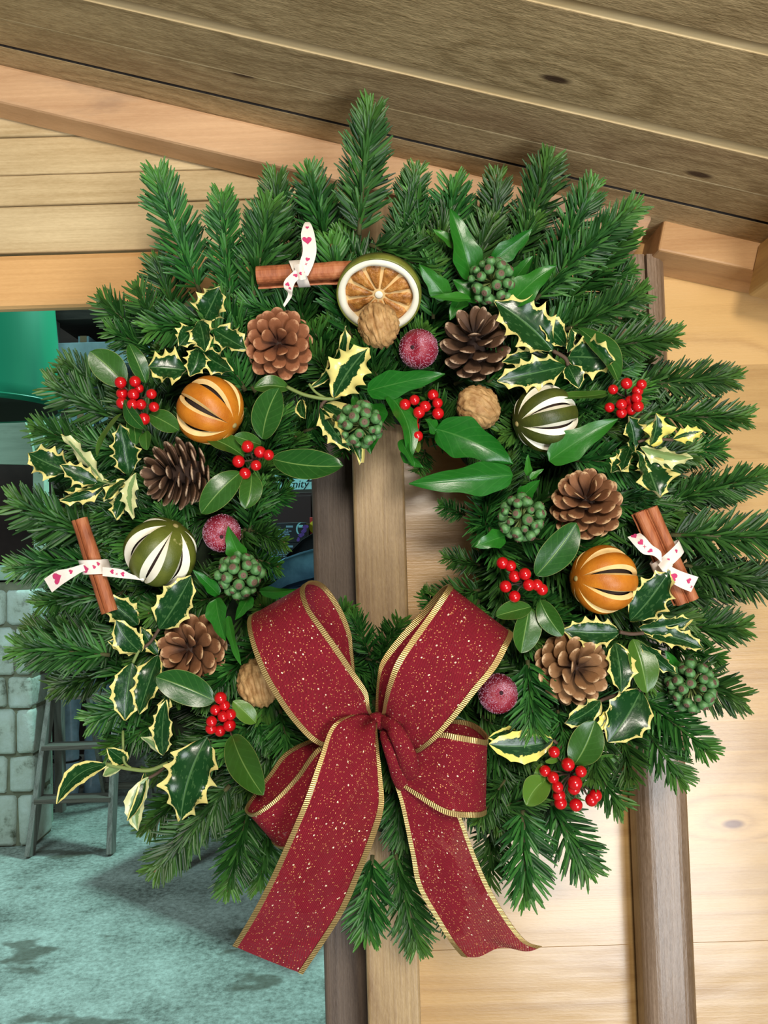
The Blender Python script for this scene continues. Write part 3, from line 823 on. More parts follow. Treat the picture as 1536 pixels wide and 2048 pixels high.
# ------------------------------------------------------------------ pine cones
def cone_mat(name, inner, outer, edge):
    t = NT(name); u = t.attr('su'); top = t.attr('top')
    n = t.noise(t.coord(), 9, 3, .6)
    uu = t.math('ADD', u, t.math('MULTIPLY', t.math('SUBTRACT', n, .5), .25))
    col = t.ramp(uu, [(0.25, lin(inner)), (0.70, lin(outer)), (0.90, lin(outer)), (0.985, lin(edge))])
    t.p(Base_Color=col, Roughness=0.55, Specular_IOR_Level=0.35)
    t.bump(t.noise(t.mapping(t.coord(), (6, .6, 1)), 12, 2, .5), .3, .02)
    return t.m
def scale_mesh(mat):
    nu, nv = 14, 9
    V, F, su, tp = [], [], [], []
    def hw(u):
        w_ = 0.13 + 0.37 * sstep(0.05, 0.72, u)
        if u > 0.66: w_ *= math.sqrt(max(0.02, 1 - ((u - .66) / .34) ** 2))
        return w_
    for side in (1, -1):
        for i in range(nu):
            u = 1 - (1 - i / (nu - 1)) ** 1.5
            th = (0.035 + 0.06 * sstep(.55, .88, u)) * math.sqrt(max(.05, 1 - max(0, (u - .8) / .2) ** 2))
            for j in range(nv):
                v = -1 + 2 * j / (nv - 1)
                x = v * hw(u); z = 0.26 * u * u - 0.10 * x * x + side * th * (1 - .5 * v * v)
                if side > 0 and u > .8: z += 0.02 * (1 - v * v)
                V.append((x, u, z)); su.append(u); tp.append(1.0 if side > 0 else 0.0)
    n = nu * nv
    for i in range(nu - 1):
        for j in range(nv - 1):
            a = i * nv + j
            F.append([a, a + 1, a + nv + 1, a + nv]); F.append([n + a, n + a + nv, n + a + nv + 1, n + a + 1])
    rim = [i * nv for i in range(nu)] + [(nu - 1) * nv + j for j in range(1, nv)] + [i * nv + nv - 1 for i in range(nu - 2, -1, -1)]
    for a, b in zip(rim, rim[1:]): F.append([a, a + nv * 0, b, n + b, n + a][0:1] + [b, n + b, n + a])
    return mk('scale', V, F, mat, attrs={'su': su, 'top': tp}, local=True, mesh_only=True)
CORE = plain('cone_core', (52, 34, 24), .9)
def pine_cone(px, py, rpx, Y, axis, mat, label, N=58, open_=1.0, seed=0, L_=1.75):
    rr = random.Random(seed)
    c = at(px, py, Y); rc = rpx / FPX * Y; L = L_ * rc; ax = sv(*axis)
    th = thing('pine_cone', c, label, 'pine cone', None)
    R = frame(ax, RIGHT)
    me = scale_mesh(mat)
    pts = [ax * (L * h) for h in (-.45, -.25, -.02, .16)]
    mk('cone_core', *tube_data([c + p for p in pts], [rc * .3, rc * .34, rc * .24, rc * .06], 10), CORE, th)
    for k in range(N):
        t_ = (k + .5) / N
        a = k * 2.399963
        rad = R @ Vector((math.cos(a), math.sin(a), 0))
        Rt = rc * (0.09 + 0.93 * math.sqrt(max(0, 1 - (max(0, (t_ - .34)) / .68) ** 2)) if t_ > .34 else 0.80 + 0.22 * (t_ / .34)) * open_
        Rt *= rr.uniform(.94, 1.04)
        tip = ax * (L * (-0.42 + 0.92 * t_ ** 1.15)) + rad * Rt
        root = ax * (L * (-0.44 + 0.62 * t_)) + rad * rc * .16 * (1 - .8 * t_)
        y = tip - root; ln = y.length; y.normalize()
        z = (ax - y * ax.dot(y)).normalized(); x = y.cross(z)
        o = link('scale', me, th)
        o.rotation_euler = Matrix((x, y, z)).transposed().to_euler()
        wd = rc * (0.50 - 0.20 * t_ ** 2.5) * rr.uniform(.92, 1.08)
        o.scale = (wd, ln, wd * .85); o.location = root
    return th
CM = {'red': cone_mat('cone_red_brown', (62, 34, 22), (150, 94, 62), (196, 146, 108)),
      'dark': cone_mat('cone_dark_brown', (46, 30, 22), (104, 76, 56), (196, 168, 140)),
      'mid': cone_mat('cone_mid_brown', (66, 40, 26), (142, 96, 64), (210, 172, 128)),
      'tan': cone_mat('cone_tan', (70, 48, 34), (158, 116, 78), (214, 180, 140))}
pine_cone(558, 688, 74, .598, (.10, -.10, 1), CM['red'], 'reddish brown open pine cone beneath the single cinnamon stick', seed=1, N=46, L_=1.75)
pine_cone(350, 948, 73, .598, (-.80, -.12, .6), CM['dark'], 'dark pine cone tipped sideways below the upper left orange', seed=2, N=54)
pine_cone(948, 684, 72, .596, (-.12, .50, .85), CM['dark'], 'dark pine cone beside the frosted plum right of the citrus slice', seed=3, N=40, L_=2.1)
pine_cone(1172, 1006, 74, .596, (-.22, .50, .84), CM['mid'], 'brown pine cone above the lower right orange, apex tipped upward', seed=4, N=56, L_=2.0)
pine_cone(383, 1297, 70, .597, (-.22, .05, .97), CM['mid'], 'brown pine cone near the holly left of the ribbon bow', seed=5, N=42, L_=1.9)
pine_cone(1146, 1335, 77, .594, (.20, .16, .96), CM['tan'], 'tan pine cone facing forward below the lower right orange', seed=6, N=54, L_=1.8)

# ------------------------------------------------------------------ slit dried oranges and limes
def rind_mat(name, a, b, patch=None, rough=.45):
    t = NT(name); co = t.coord()
    f = t.noise(co, 55, 4, .6)
    col = t.ramp(f, [(.3, lin(a)), (.7, lin(b))])
    if patch:
        col = t.mix(t.math('MULTIPLY', t.step(t.noise(co, 75, 3, .5), .66, .70), .8), col, lin(patch))
    t.p(Base_Color=col, Roughness=rough, Specular_IOR_Level=.45)
    t.bump(t.noise(co, 900, 2, .5), .25, .0006)
    return t.m
R_OR = rind_mat('orange_rind', (176, 96, 16), (214, 134, 34))
R_LI = rind_mat('lime_rind', (48, 58, 18), (84, 92, 30))
R_LI2 = rind_mat('lime_rind_scuffed', (74, 84, 24), (104, 112, 40), (178, 172, 112))
P_CR = plain('orange_pith', (240, 206, 140), .8, noise=.12, nscale=120)
P_WH = plain('lime_pith', (238, 234, 214), .85, noise=.06, nscale=120)
FLESH = plain('dried_flesh', (44, 26, 14), .8, noise=.4, nscale=140)
STALK = plain('stalk_button', (150, 136, 84), .8)
def slit_fruit(name, px, py, rx_, Y, axis, spin, rind, pith, wl, wd, label, cat, n=8, squash=.95, seed=0):
    rr = random.Random(seed)
    c = at(px, py, Y); R = rx_ / FPX * Y; ax = sv(*axis)
    th = thing(name, c, label, cat)
    B = frame(ax, TOW)
    mk('dried_flesh', *sphere_data(c, R * .80, 20, 12, B, squash), FLESH, th)
    nl = 22
    for s in range(n):
        a0 = spin + 2 * PI * s / n; a1 = spin + 2 * PI * (s + 1) / n
        V, F, fm = [], [], []
        sl = rr.uniform(.85, 1.1); sr = rr.uniform(.85, 1.1)
        rows = []
        for i in range(nl + 1):
            lat = -PI / 2 + PI * i / nl
            f = max(0.0, math.cos(lat) ** 1 - .28) / .72             # slits stop short of the poles
            cosl = max(math.cos(lat), .02)
            gl = wl * f / cosl * math.sqrt(f + .001) if f > 0 else 0
            gd = wd * f / cosl * math.sqrt(f + .001) if f > 0 else 0
            gl = min(gl, PI / n * .9); gd = min(gd, gl * .9)
            L0, L1 = a0 + gl * sl, a1 - gl * sr
            row = []
            def P(a, r): return c + B @ Vector((math.cos(a) * math.cos(lat) * r, math.sin(a) * math.cos(lat) * r, math.sin(lat) * r * squash))
            row.append(P(a0 + gd * sl, R * (.86 if f > 0 else .985)))
            row.append(P(a0 + (gl * .72 + gd * .28) * sl, R * .965))
            for k in range(7):
                u = k / 6; a = L0 + (L1 - L0) * u
                row.append(P(a, R * (1.0 + .035 * math.sin(PI * u) * f)))
            row.append(P(a1 - (gl * .72 + gd * .28) * sr, R * .965))
            row.append(P(a1 - gd * sr, R * (.86 if f > 0 else .985)))
            rows.append(row)
        m = len(rows[0])
        for row in rows: V += row
        for i in range(nl):
            for j in range(m - 1):
                F.append([i * m + j, i * m + j + 1, (i + 1) * m + j + 1, (i + 1) * m + j])
                fm.append(1 if j < 2 or j >= m - 3 else 0)
        rindF = [f_ for f_, q_ in zip(F, fm) if q_ == 0]; pithF = [f_ for f_, q_ in zip(F, fm) if q_ == 1]
        seg = mk('rind_segment', V, rindF, rind, th)
        mk('pith_lip', V, pithF, pith, seg)
    for sgn in ((1, -1)):
        p = c + ax * (R * squash * sgn)
        mk('stalk_button', *sphere_data(p, R * .085, 10, 6, B, .6), STALK, th)
    return th
def sphere_data(c, r, n, m, B=None, squash=1.0):
    V, F = [], []
    B = B or Matrix.Identity(3)
    V.append(c + B @ Vector((0, 0, -r * squash)))
    for i in range(1, m):
        la = -PI / 2 + PI * i / m
        for k in range(n):
            a = 2 * PI * k / n
            V.append(c + B @ Vector((r * math.cos(la) * math.cos(a), r * math.cos(la) * math.sin(a), r * math.sin(la) * squash)))
    V.append(c + B @ Vector((0, 0, r * squash)))
    for k in range(n): F.append([0, 1 + (k + 1) % n, 1 + k])
    for i in range(m - 2):
        for k in range(n):
            a = 1 + i * n; F.append([a + k, a + (k + 1) % n, a + n + (k + 1) % n, a + n + k])
    a = 1 + (m - 2) * n
    for k in range(n): F.append([a + k, a + (k + 1) % n, len(V) - 1])
    return V, F
slit_fruit('dried_orange', 421, 821, 69, .592, (.80, -.50, .30), .12, R_OR, P_CR, .17, .085, 'dried slit orange among fir at the upper left of the wreath', 'orange', 8, .93, 1)
slit_fruit('dried_orange', 1207, 1159, 67, .592, (-.93, .06, .36), .39, R_OR, P_CR, .15, .07, 'dried slit orange beside cinnamon sticks at the lower right', 'orange', 8, .97, 2)
slit_fruit('dried_lime', 1090, 836, 67, .594, (-.93, -.22, .30), .30, R_LI, P_WH, .21, .05, 'dark green slit lime beside the walnut on the upper right', 'lime', 8, .96, 3)
slit_fruit('dried_lime', 322, 1104, 71, .590, (.52, .78, .34), .20, R_LI2, P_WH, .27, .05, 'scuffed green slit lime with wide white slits above left holly', 'lime', 7, .95, 4)

# ------------------------------------------------------------------ walnuts
from mathutils import noise as mnoise
t = NT('walnut_shell'); co = t.coord()
f = t.noise(co, 130, 4, .6)
t.p(Base_Color=t.ramp(f, [(.3, lin((150, 108, 62))), (.7, lin((202, 164, 110)))]), Roughness=.6, Specular_IOR_Level=.35)
t.bump(t.noise(co, 420, 4, .65), .5, .001)
SHELL = t.m
def walnut(px, py, rpx, Y, axis, seam, label, seed, lo=1.08):
    """axis: pole of the nut; seam: direction across the seam"""
    c = at(px, py, Y); R = rpx / FPX * Y
    th = thing('walnut', c, label, 'walnut')
    B = frame(sv(*axis), sv(*seam))
    off = Vector((seed * 11.3, seed * 4.1, 0))
    n, m = 40, 44
    for half in (1, -1):
        V, F = [], []
        for i in range(n + 1):
            u = i / n                              # from the seam plane to the side pole
            b = (PI / 2) * u
            for k in range(m):
                a = 2 * PI * k / m
                d = Vector((half * math.sin(b), math.cos(b) * math.cos(a), math.cos(b) * math.sin(a)))
                q = Vector((d.x * 1.2, d.y * 1.2, d.z * .7))
                rid = abs(mnoise.noise(q * 2.6 + off)); rid2 = abs(mnoise.noise(q * 5.2 - off))
                r = R * (1 - .10 * (1 - min(1, rid * 3.2)) - .04 * (1 - min(1, rid2 * 3)))
                seamk = math.exp(-(b / .10) ** 2)
                r *= 1 + .055 * math.exp(-((b - .10) / .10) ** 2) - .05 * seamk
                pt = max(0, d.z) ** 8
                V.append(c + B @ Vector((d.x * r * .96, d.y * r, d.z * r * lo + pt * R * .06)))
        for i in range(n):
            for k in range(m):
                q = [i * m + k, i * m + (k + 1) % m, (i + 1) * m + (k + 1) % m, (i + 1) * m + k]
                F.append(q if half > 0 else q[::-1])
        mk('shell_half', V, F, SHELL, th)
walnut(757, 651, 45, .576, (.10, -.85, .50), (.95, .16, .25), 'walnut tucked under the dried citrus slice', 1)
walnut(957, 815, 45, .594, (-.5, .6, .6), (.55, .75, -.35), 'walnut sitting beside the dark green slit lime', 2)
walnut(517, 1364, 46, .596, (.3, -.8, .5), (.8, .3, -.3), 'walnut half hidden behind the left loop of the bow', 3)

# ------------------------------------------------------------------ dried citrus slice
c = at(758, 588, .588)
sl = thing('citrus_slice', c, 'dried lime slice with brown flesh and green rim above the walnut', 'fruit slice')
nrm = sv(-.10, -.68, .73); B = frame(nrm, sv(.98, .17, .1)); Rs = 86 / FPX * .588; hT = .0042
def ring_solid(name, r0, r1, h0, h1, mat, par, wob=0.0, seed=0, n=72):
    rr = random.Random(seed); V, F = [], []
    ph = [rr.uniform(0, 6.28) for _ in range(4)]
    for k in range(n):
        a = 2 * PI * k / n
        wv = 1 + wob * (math.sin(3 * a + ph[0]) + .5 * math.sin(7 * a + ph[1]) + .5 * math.sin(11 * a + ph[2]))
        for r, h in ((r0 * wv, h1), (r0 * (wv * .5 + .5) + (r1 - r0) * .5, h1 * 1.12), (r1, h1 * .9), (r1 * 1.005, (h0 + h1) / 2), (r1, h0), (r0 * wv, h0)):
            V.append(c + B @ Vector((r * math.cos(a), r * math.sin(a) * .97, h)))
    for k in range(n):
        for j in range(6):
            F.append([k * 6 + j, k * 6 + (j + 1) % 6, ((k + 1) % n) * 6 + (j + 1) % 6, ((k + 1) % n) * 6 + j][::-1])
    return mk(name, V, F, mat, par)
ring_solid('rind_rim', Rs * .955, Rs, -hT, hT, rind_mat('slice_rind', (84, 92, 30), (128, 134, 54)), sl)
ring_solid('pith_ring', Rs * .80, Rs * .96, -hT * .95, hT * 1.02, P_WH, sl, .012, 3)
t = NT('dried_lime_flesh'); co = t.coord()
f = t.noise(co, 160, 4, .6)
t.p(Base_Color=t.ramp(f, [(.3, lin((120, 72, 26))), (.55, lin((176, 116, 50))), (.75, lin((216, 166, 92)))]), Roughness=.45)
t.bump(t.noise(co, 260, 3, .6), .7, .002)
PULP = t.m
MEMB = plain('slice_membrane', (218, 184, 126), .7, noise=.1, nscale=150)
mk('membrane_disc', *(lambda V, F: (V, F))([c + B @ Vector((Rs * .83 * math.cos(2 * PI * k / 48), Rs * .83 * math.sin(2 * PI * k / 48) * .97, s_)) for s_ in (-.0022, .0006) for k in range(48)],
   [[k for k in range(48)][::-1], [48 + k for k in range(48)]] + [[k, (k + 1) % 48, 48 + (k + 1) % 48, 48 + k] for k in range(48)]), MEMB, sl, smooth=False)
rr = random.Random(8)
ns = 10
for s_ in range(ns):
    a0 = 2 * PI * s_ / ns + .02; a1 = 2 * PI * (s_ + 1) / ns - .02
    V, F = [], []; nr, na = 6, 7
    r_end = rr.uniform(.80, .83)
    for i in range(nr):
        u = i / (nr - 1); r = Rs * (.14 + (r_end - .14) * u)
        for j in range(na):
            v = j / (na - 1)
            pad = .10 / (r / Rs + .1) * .25
            a = a0 + pad + (a1 - a0 - 2 * pad) * v
            rr_ = r - (Rs * .05 * (2 * v - 1) ** 2 if i == nr - 1 else 0)
            edge = min(u, 1 - u) * 2; e2 = 1 - (2 * v - 1) ** 2
            z = .0006 + .0022 * min(1, 2.5 * edge) * min(1, 2 * e2) + rr.uniform(-.0004, .0004)
            if i in (0, nr - 1) or j in (0, na - 1): z = .0004
            V.append(c + B @ Vector((rr_ * math.cos(a), rr_ * math.sin(a) * .97, z)))
    for i in range(nr - 1):
        for j in range(na - 1):
            F.append([i * na + j, i * na + j + 1, (i + 1) * na + j + 1, (i + 1) * na + j][::-1])
    mk('flesh_segment', V, F, PULP, sl)
mk('core_pith', *sphere_data(c + B @ Vector((0, 0, .0012)), Rs * .10, 12, 6, B, .22), P_WH, sl)

# ------------------------------------------------------------------ frosted plums
t = NT('frosted_plum_skin'); co = t.coord()
f = t.noise(co, 30, 3, .5)
base = t.ramp(f, [(.35, lin((92, 12, 34))), (.7, lin((150, 22, 46)))])
sug = t.noise(co, 1500, 2, .6); sp = t.step(sug, .45, .6)
amt = t.math('MULTIPLY', sp, t.step(t.noise(co, 70, 3, .6), .42, .66))
t.p(Base_Color=t.mix(t.math('MULTIPLY', amt, .7), base, lin((214, 176, 196))), Roughness=.5, Specular_IOR_Level=.5)
t.bump(sug, .5, .0006)
PLUM = t.m
SUGAR = plain('sugar_frost', (206, 160, 184), .35)
EYEM = plain('plum_eye', (48, 16, 24), .8)
def frosted(px, py, rpx, Y, axis, label, seed, frost_dir):
    rr = random.Random(seed); c = at(px, py, Y); R = rpx / FPX * Y; ax = sv(*axis); B = frame(ax, RIGHT)
    th = thing('frosted_plum', c, label, 'frosted fruit')
    V, F = sphere_data(c, R, 32, 24, B, .94)
    def dimple(p):
        d = (p - c).normalized(); k = math.acos(max(-1, min(1, d.dot(ax))))
        return p - ax * (R * .26 * math.exp(-(k / .30) ** 2))
    V = [dimple(v) for v in V]
    mk('plum_skin', V, F, PLUM, th)
    mk('fruit_eye', *sphere_data(dimple(c + ax * R * .95) + ax * R * .02, R * .11, 8, 6, B, .7), EYEM, th)
    V, F = [], []; fd = sv(*frost_dir)
    for k in range(1500):
        d = Vector((rr.gauss(0, 1), rr.gauss(0, 1), rr.gauss(0, 1))).normalized()
        if d.dot(TOW) < -.2: continue
        if rr.random() > .30 + .70 * sstep(-.2, .9, d.dot(fd)): continue
        p = dimple(c + B @ Vector(((B.transposed() @ d).x * R, (B.transposed() @ d).y * R, (B.transposed() @ d).z * R * .94)))
        s_ = rr.uniform(.00022, .00042); st = len(V)
        e = [Vector(q) for q in ((1, 0, 0), (-1, 0, 0), (0, 1, 0), (0, -1, 0), (0, 0, 1), (0, 0, -1))]
        V += [p + q * s_ for q in e]
        F += [[st + a for a in f_] for f_ in ((0, 2, 4), (2, 1, 4), (1, 3, 4), (3, 0, 4), (2, 0, 5), (1, 2, 5), (3, 1, 5), (0, 3, 5))]
    o = mk('sugar_frosting', V, F, SUGAR, th, smooth=False); o['kind'] = 'stuff'
frosted(837, 698, 40, .592, (-.45, -.05, .85), 'frosted dark red plum between the walnut and the dark cone', 1, (-.2, -.6, .3))
frosted(444, 1066, 38, .590, (.15, -.25, .95), 'frosted plum with a dimple beside the scuffed green lime', 2, (-.6, -.5, .4))
frosted(996, 1387, 39, .590, (.10, .25, .95), 'frosted plum peeping out beside the right loop of the bow', 3, (-.8, .1, .4))

# ------------------------------------------------------------------ ribbon strips
def strip(sections, nseg=10, nv=16, pleat=None):
    """sections of (Lx, Ly, LY, Rx, Ry, RY) -> grid rows of points"""
    Ls = catmull([at(*s[:3]) for s in sections], nseg); Rs_ = catmull([at(*s[3:6]) for s in sections], nseg)
    rows = []; n = len(Ls)
    for i, (a, b) in enumerate(zip(Ls, Rs_)):
        row = []
        d = (Ls[min(i + 1, n - 1)] + Rs_[min(i + 1, n - 1)] - Ls[max(i - 1, 0)] - Rs_[max(i - 1, 0)])
        nr = d.cross(b - a)
        nr = nr.normalized() if nr.length > 1e-9 else TOW
        for j in range(nv + 1):
            v = j / nv; p = a.lerp(b, v)
            if pleat: p = p + nr * pleat(i / (n - 1), v)
            row.append(p)
        rows.append(row)
    return rows
def grid_mesh(name, rows, mat, parent):
    n, m = len(rows), len(rows[0]); V, F, ru, rv = [], [], [], []
    acc = 0.0
    for i, row in enumerate(rows):
        if i: acc += (row[m // 2] - rows[i - 1][m // 2]).length
        wd = sum((row[j + 1] - row[j]).length for j in range(m - 1))
        for j, p in enumerate(row):
            V.append(p); ru.append(acc); rv.append((j / (m - 1)) * 0.062)
    for i in range(n - 1):
        for j in range(m - 1):
            F.append([i * m + j, i * m + j + 1, (i + 1) * m + j + 1, (i + 1) * m + j])
    return mk(name, V, F, mat, parent, attrs={'ru': ru, 'rv': rv})
def row_at(row, v):
    x = v * (len(row) - 1); j = min(int(x), len(row) - 2); return row[j].lerp(row[j + 1], x - j)
def edge_band(name, rows, v0, v1, mat, parent, th=.0007):
    """thin solid band along one edge of a strip"""
    n = len(rows); V, F, ru = [], [], []; acc = 0
    for i in range(n):
        a, b = row_at(rows[i], v0), row_at(rows[i], v1)
        q = rows[min(i + 1, n - 1)][0] - rows[max(i - 1, 0)][0] if v0 < .5 else rows[min(i + 1, n - 1)][-1] - rows[max(i - 1, 0)][-1]
        nr = q.cross(b - a); nr = nr.normalized() if nr.length > 1e-10 else TOW
        if i: acc += (a - prev).length
        prev = a
        V += [a + nr * th, b + nr * th, b - nr * th, a - nr * th]; ru += [acc] * 4
    for i in range(n - 1):
        for j in range(4): F.append([i * 4 + j, i * 4 + (j + 1) % 4, (i + 1) * 4 + (j + 1) % 4, (i + 1) * 4 + j])
    return mk(name, V, F, mat, parent, smooth=False, attrs={'ru': ru})

# ------------------------------------------------------------------ cinnamon bundles with heart-print ribbon
t = NT('cinnamon_bark'); co = t.coord()
f = t.noise(t.mapping(co, (1, 1, .12)), 260, 4, .6); f2 = t.noise(co, 60, 3, .5)
t.p(Base_Color=t.ramp(t.math('ADD', t.math('MULTIPLY', f, .6), t.math('MULTIPLY', f2, .4)), [(.3, lin((126, 64, 34))), (.5, lin((170, 98, 58))), (.72, lin((196, 132, 86)))]), Roughness=.6)
t.bump(f, .4, .001)
BARK = t.m
TAPE = plain('cotton_ribbon', (236, 226, 214), .9, noise=.05, nscale=400)
HEART = plain('heart_print_pink', (196, 52, 104), .8)
def quill(p, q, r, spin, par, double=True):
    p, q = Vector(p), Vector(q); a = (q - p).normalized(); B = frame(a, TOW); L = (q - p).length
    prof = []
    def scroll(sgn, cx):
        out = []; inn = []
        for k in range(26):
            u = k / 25; ang = spin + sgn * (u * 2 * PI * 1.35); rr_ = r * (1 - .52 * u)
            d = Vector((math.cos(ang), math.sin(ang), 0)); out.append(d * rr_ + Vector((cx, 0, 0))); inn.append(d * (rr_ - .0011) + Vector((cx, 0, 0)))
        return out + inn[::-1]
    prof = scroll(1, 0); m = len(prof); n = 10; V, F = [], []
    rr = random.Random(int(r * 1e6) + int(spin * 10))
    for i in range(n + 1):
        k = 1 + rr.uniform(-.035, .035)
        for c_ in prof: V.append(p + a * (L * i / n) + B @ (c_ * k))
    for i in range(n):
        for j in range(m): F.append([i * m + j, i * m + (j + 1) % m, (i + 1) * m + (j + 1) % m, (i + 1) * m + j])
    for base in (0, n * m):
        for j in range(25):
            f_ = [base + j, base + j + 1, base + m - 2 - j, base + m - 1 - j]; F.append(f_[::-1] if base == 0 else f_)
    o = mk('cinnamon_quill', V, F, BARK, par, smooth=False)
    return o
def hearts(rows, spots, par):
    """flat printed hearts and crosses on the ribbon: (along 0..1, across 0..1, size, kind)"""
    n = len(rows)
    V, F = [], []
    for s_, v, size, kind in spots:
        i = min(n - 2, max(1, int(s_ * (n - 1))))
        p = row_at(rows[i], v); T = (rows[i + 1][len(rows[0]) // 2] - rows[i - 1][len(rows[0]) // 2]).normalized(); W = (rows[i][-1] - rows[i][0]).normalized()
        N = T.cross(W).normalized(); N = N if N.dot(TOW) > 0 else -N
        st = len(V)
        if kind == 'h':
            P = []
            for k in range(16):
                a = 2 * PI * k / 16
                P.append((16 * math.sin(a) ** 3 / 16, (13 * math.cos(a) - 5 * math.cos(2 * a) - 2 * math.cos(3 * a) - math.cos(4 * a)) / 16))
            V += [p + N * .0005 + W * (x * size) + T * (y * size) for x, y in P]; F.append([st + k for k in range(16)])
        else:
            for d in (1, -1):
                st = len(V)
                V += [p + N * .0005 + W * (x * size) + T * (y * size) for x, y in ((-.7, -.7 * d - .2), (.7, .7 * d - .2), (.7, .7 * d + .2), (-.7, -.7 * d + .2))]
                F.append([st, st + 1, st + 2, st + 3])
    o = mk('heart_print', V, F, HEART, par, smooth=False)
    return o
def tape(name, sections, par, spots=(), nseg=8):
    rows = strip(sections, nseg, 6); o = grid_mesh(name, rows, TAPE, par)
    if spots: hearts(rows, spots, o)
    return o
def band(p, q, at_, r, wd, par, tilt=0.0, spots=(), rs_=(1, 1)):
    """ribbon wound round a bundle: elliptical ring"""
    p, q = Vector(p), Vector(q); a = (q - p).normalized(); c_ = p.lerp(q, at_); B = frame(a, TOW)
    rows = []
    for k in range(41):
        an = 2 * PI * k / 40; sh = a * (tilt * math.sin(an))
        rows.append([c_ + sh + B @ Vector((math.cos(an) * r * rs_[0], math.sin(an) * r * rs_[1], wd * (j / 4 - .5))) for j in range(5)])
    o = grid_mesh('ribbon_band', rows, TAPE, par)
    if spots: hearts(rows, spots, o)
    return o
# single stick, upper left
Yc = .588
p, q = at(514, 553, Yc), at(708, 541, Yc)
cb = thing('cinnamon_stick', (p + q) / 2, 'single cinnamon stick tied with heart ribbon at the top of the wreath', 'cinnamon')
quill(p, q, .0088, 1.9, cb)
band(p, q, .44, .0096, .0085, cb, .003, [(.02, .3, .0014, 'h'), (.97, .7, .0011, 'h')])
tape('ribbon_loop', [(594, 548, .574, 616, 552, .574), (600, 522, .573, 627, 528, .573), (606, 500, .573, 633, 500, .573), (602, 470, .575, 629, 470, .575), (607, 450, .578, 622, 449, .578), (611, 444, .582, 618, 444, .582),
     (608, 452, .588, 624, 452, .588), (604, 480, .592, 630, 480, .592), (604, 520, .592, 622, 520, .592)], cb,
     [(.04, .5, .0012, 'h'), (.115, .5, .0010, 'x'), (.17, .5, .0016, 'h'), (.33, .4, .0034, 'h'), (.46, .5, .0013, 'h')])
tape('ribbon_tail', [(590, 540, .573, 604, 552, .573), (570, 560, .572, 590, 566, .572), (568, 575, .574, 585, 582, .574), (576, 588, .578, 583, 594, .578), (566, 610, .580, 569, 614, .580)], cb,
     [(.12, .5, .0016, 'h'), (.35, .4, .0016, 'h'), (.45, .7, .0011, 'h')])
tape('ribbon_knot', [(594, 556, .5735, 588, 530, .5735), (602, 560, .571, 600, 528, .571), (612, 558, .5735, 608, 534, .5735)], cb, [(.5, .4, .0012, 'h')])
# pair on the left
Yc = .586
p, q = at(158, 1038, Yc), at(222, 1222, Yc)
off = (at(176, 1038, Yc) - at(158, 1038, Yc)) * .55
cb = thing('cinnamon_bundle', (p + q) / 2, 'two cinnamon sticks tied with heart ribbon at the left edge', 'cinnamon')
quill(p + off * .7 - FWD * .004, q + off * .3 - FWD * .004, .0066, .4, cb)
quill(p - off * .5 + (q - p) * .22 + FWD * .006, q - off * .9 + (q - p) * .02 + FWD * .004, .0060, 2.6, cb)
band(p, q, .52, .0112, .0105, cb, -.003, [(.97, .5, .0014, 'h'), (.06, .6, .0030, 'h'), (.90, .3, .0014, 'h')], (1.05, .85))
tape('ribbon_tail', [(176, 1125, .576, 180, 1143, .576), (160, 1130, .574, 166, 1143, .574), (136, 1137, .572, 144, 1156, .572), (113, 1142, .573, 123, 1170, .573), (88, 1158, .576, 104, 1185, .576)], cb,
     [(.48, .4, .0016, 'h'), (.80, .45, .0040, 'h')])
tape('ribbon_tail', [(205, 1134, .572, 205, 1152, .572), (225, 1136, .571, 224, 1154, .571), (244, 1139, .572, 242, 1156, .572), (262, 1148, .575, 262, 1158, .575), (288, 1157, .580, 288, 1161, .580)], cb,
     [(.25, .4, .0016, 'h'), (.38, .6, .0010, 'x'), (.55, .5, .0016, 'h')])
# pair on the right
Yc = .590
p, q = at(1290, 1020, Yc), at(1374, 1204, Yc)
off = (at(1312, 1020, Yc) - at(1290, 1028, Yc)) * .5
cb = thing('cinnamon_bundle', (p + q) / 2, 'two cinnamon sticks tied with heart ribbon beside the right orange', 'cinnamon')
quill(p + off * 1.1, q + off * 1.0, .0060, .9, cb)
quill(p - off * 1.0 + FWD * .001, q - off * .9 + FWD * .001, .0060, 2.2, cb)
band(p, q, .52, .0128, .009, cb, .004, [(.03, .5, .0013, 'h'), (.10, .5, .0013, 'h'), (.93, .4, .0013, 'h')], (.65, 1.0))
tape('ribbon_tail', [(1335, 1138, .578, 1322, 1128, .578), (1310, 1113, .576, 1322, 1104, .576), (1287, 1108, .575, 1304, 1090, .575), (1270, 1092, .576, 1290, 1074, .576), (1255, 1074, .580, 1280, 1066, .580)], cb,
     [(.45, .5, .0018, 'h'), (.62, .5, .0012, 'x'), (.74, .5, .0022, 'h'), (.94, .45, .0022, 'h')])
tape('ribbon_tail', [(1320, 1136, .577, 1334, 1128, .577), (1340, 1162, .575, 1352, 1138, .575), (1360, 1175, .574, 1372, 1146, .574), (1382, 1184, .577, 1397, 1154, .577)], cb,
     [(.40, .4, .0030, 'h'), (.80, .6, .0020, 'h'), (.94, .3, .0012, 'x')])
tape('ribbon_knot', [(1316, 1130, .577, 1328, 1116, .577), (1326, 1142, .574, 1340, 1122, .574), (1338, 1146, .577, 1346, 1130, .577)], cb)
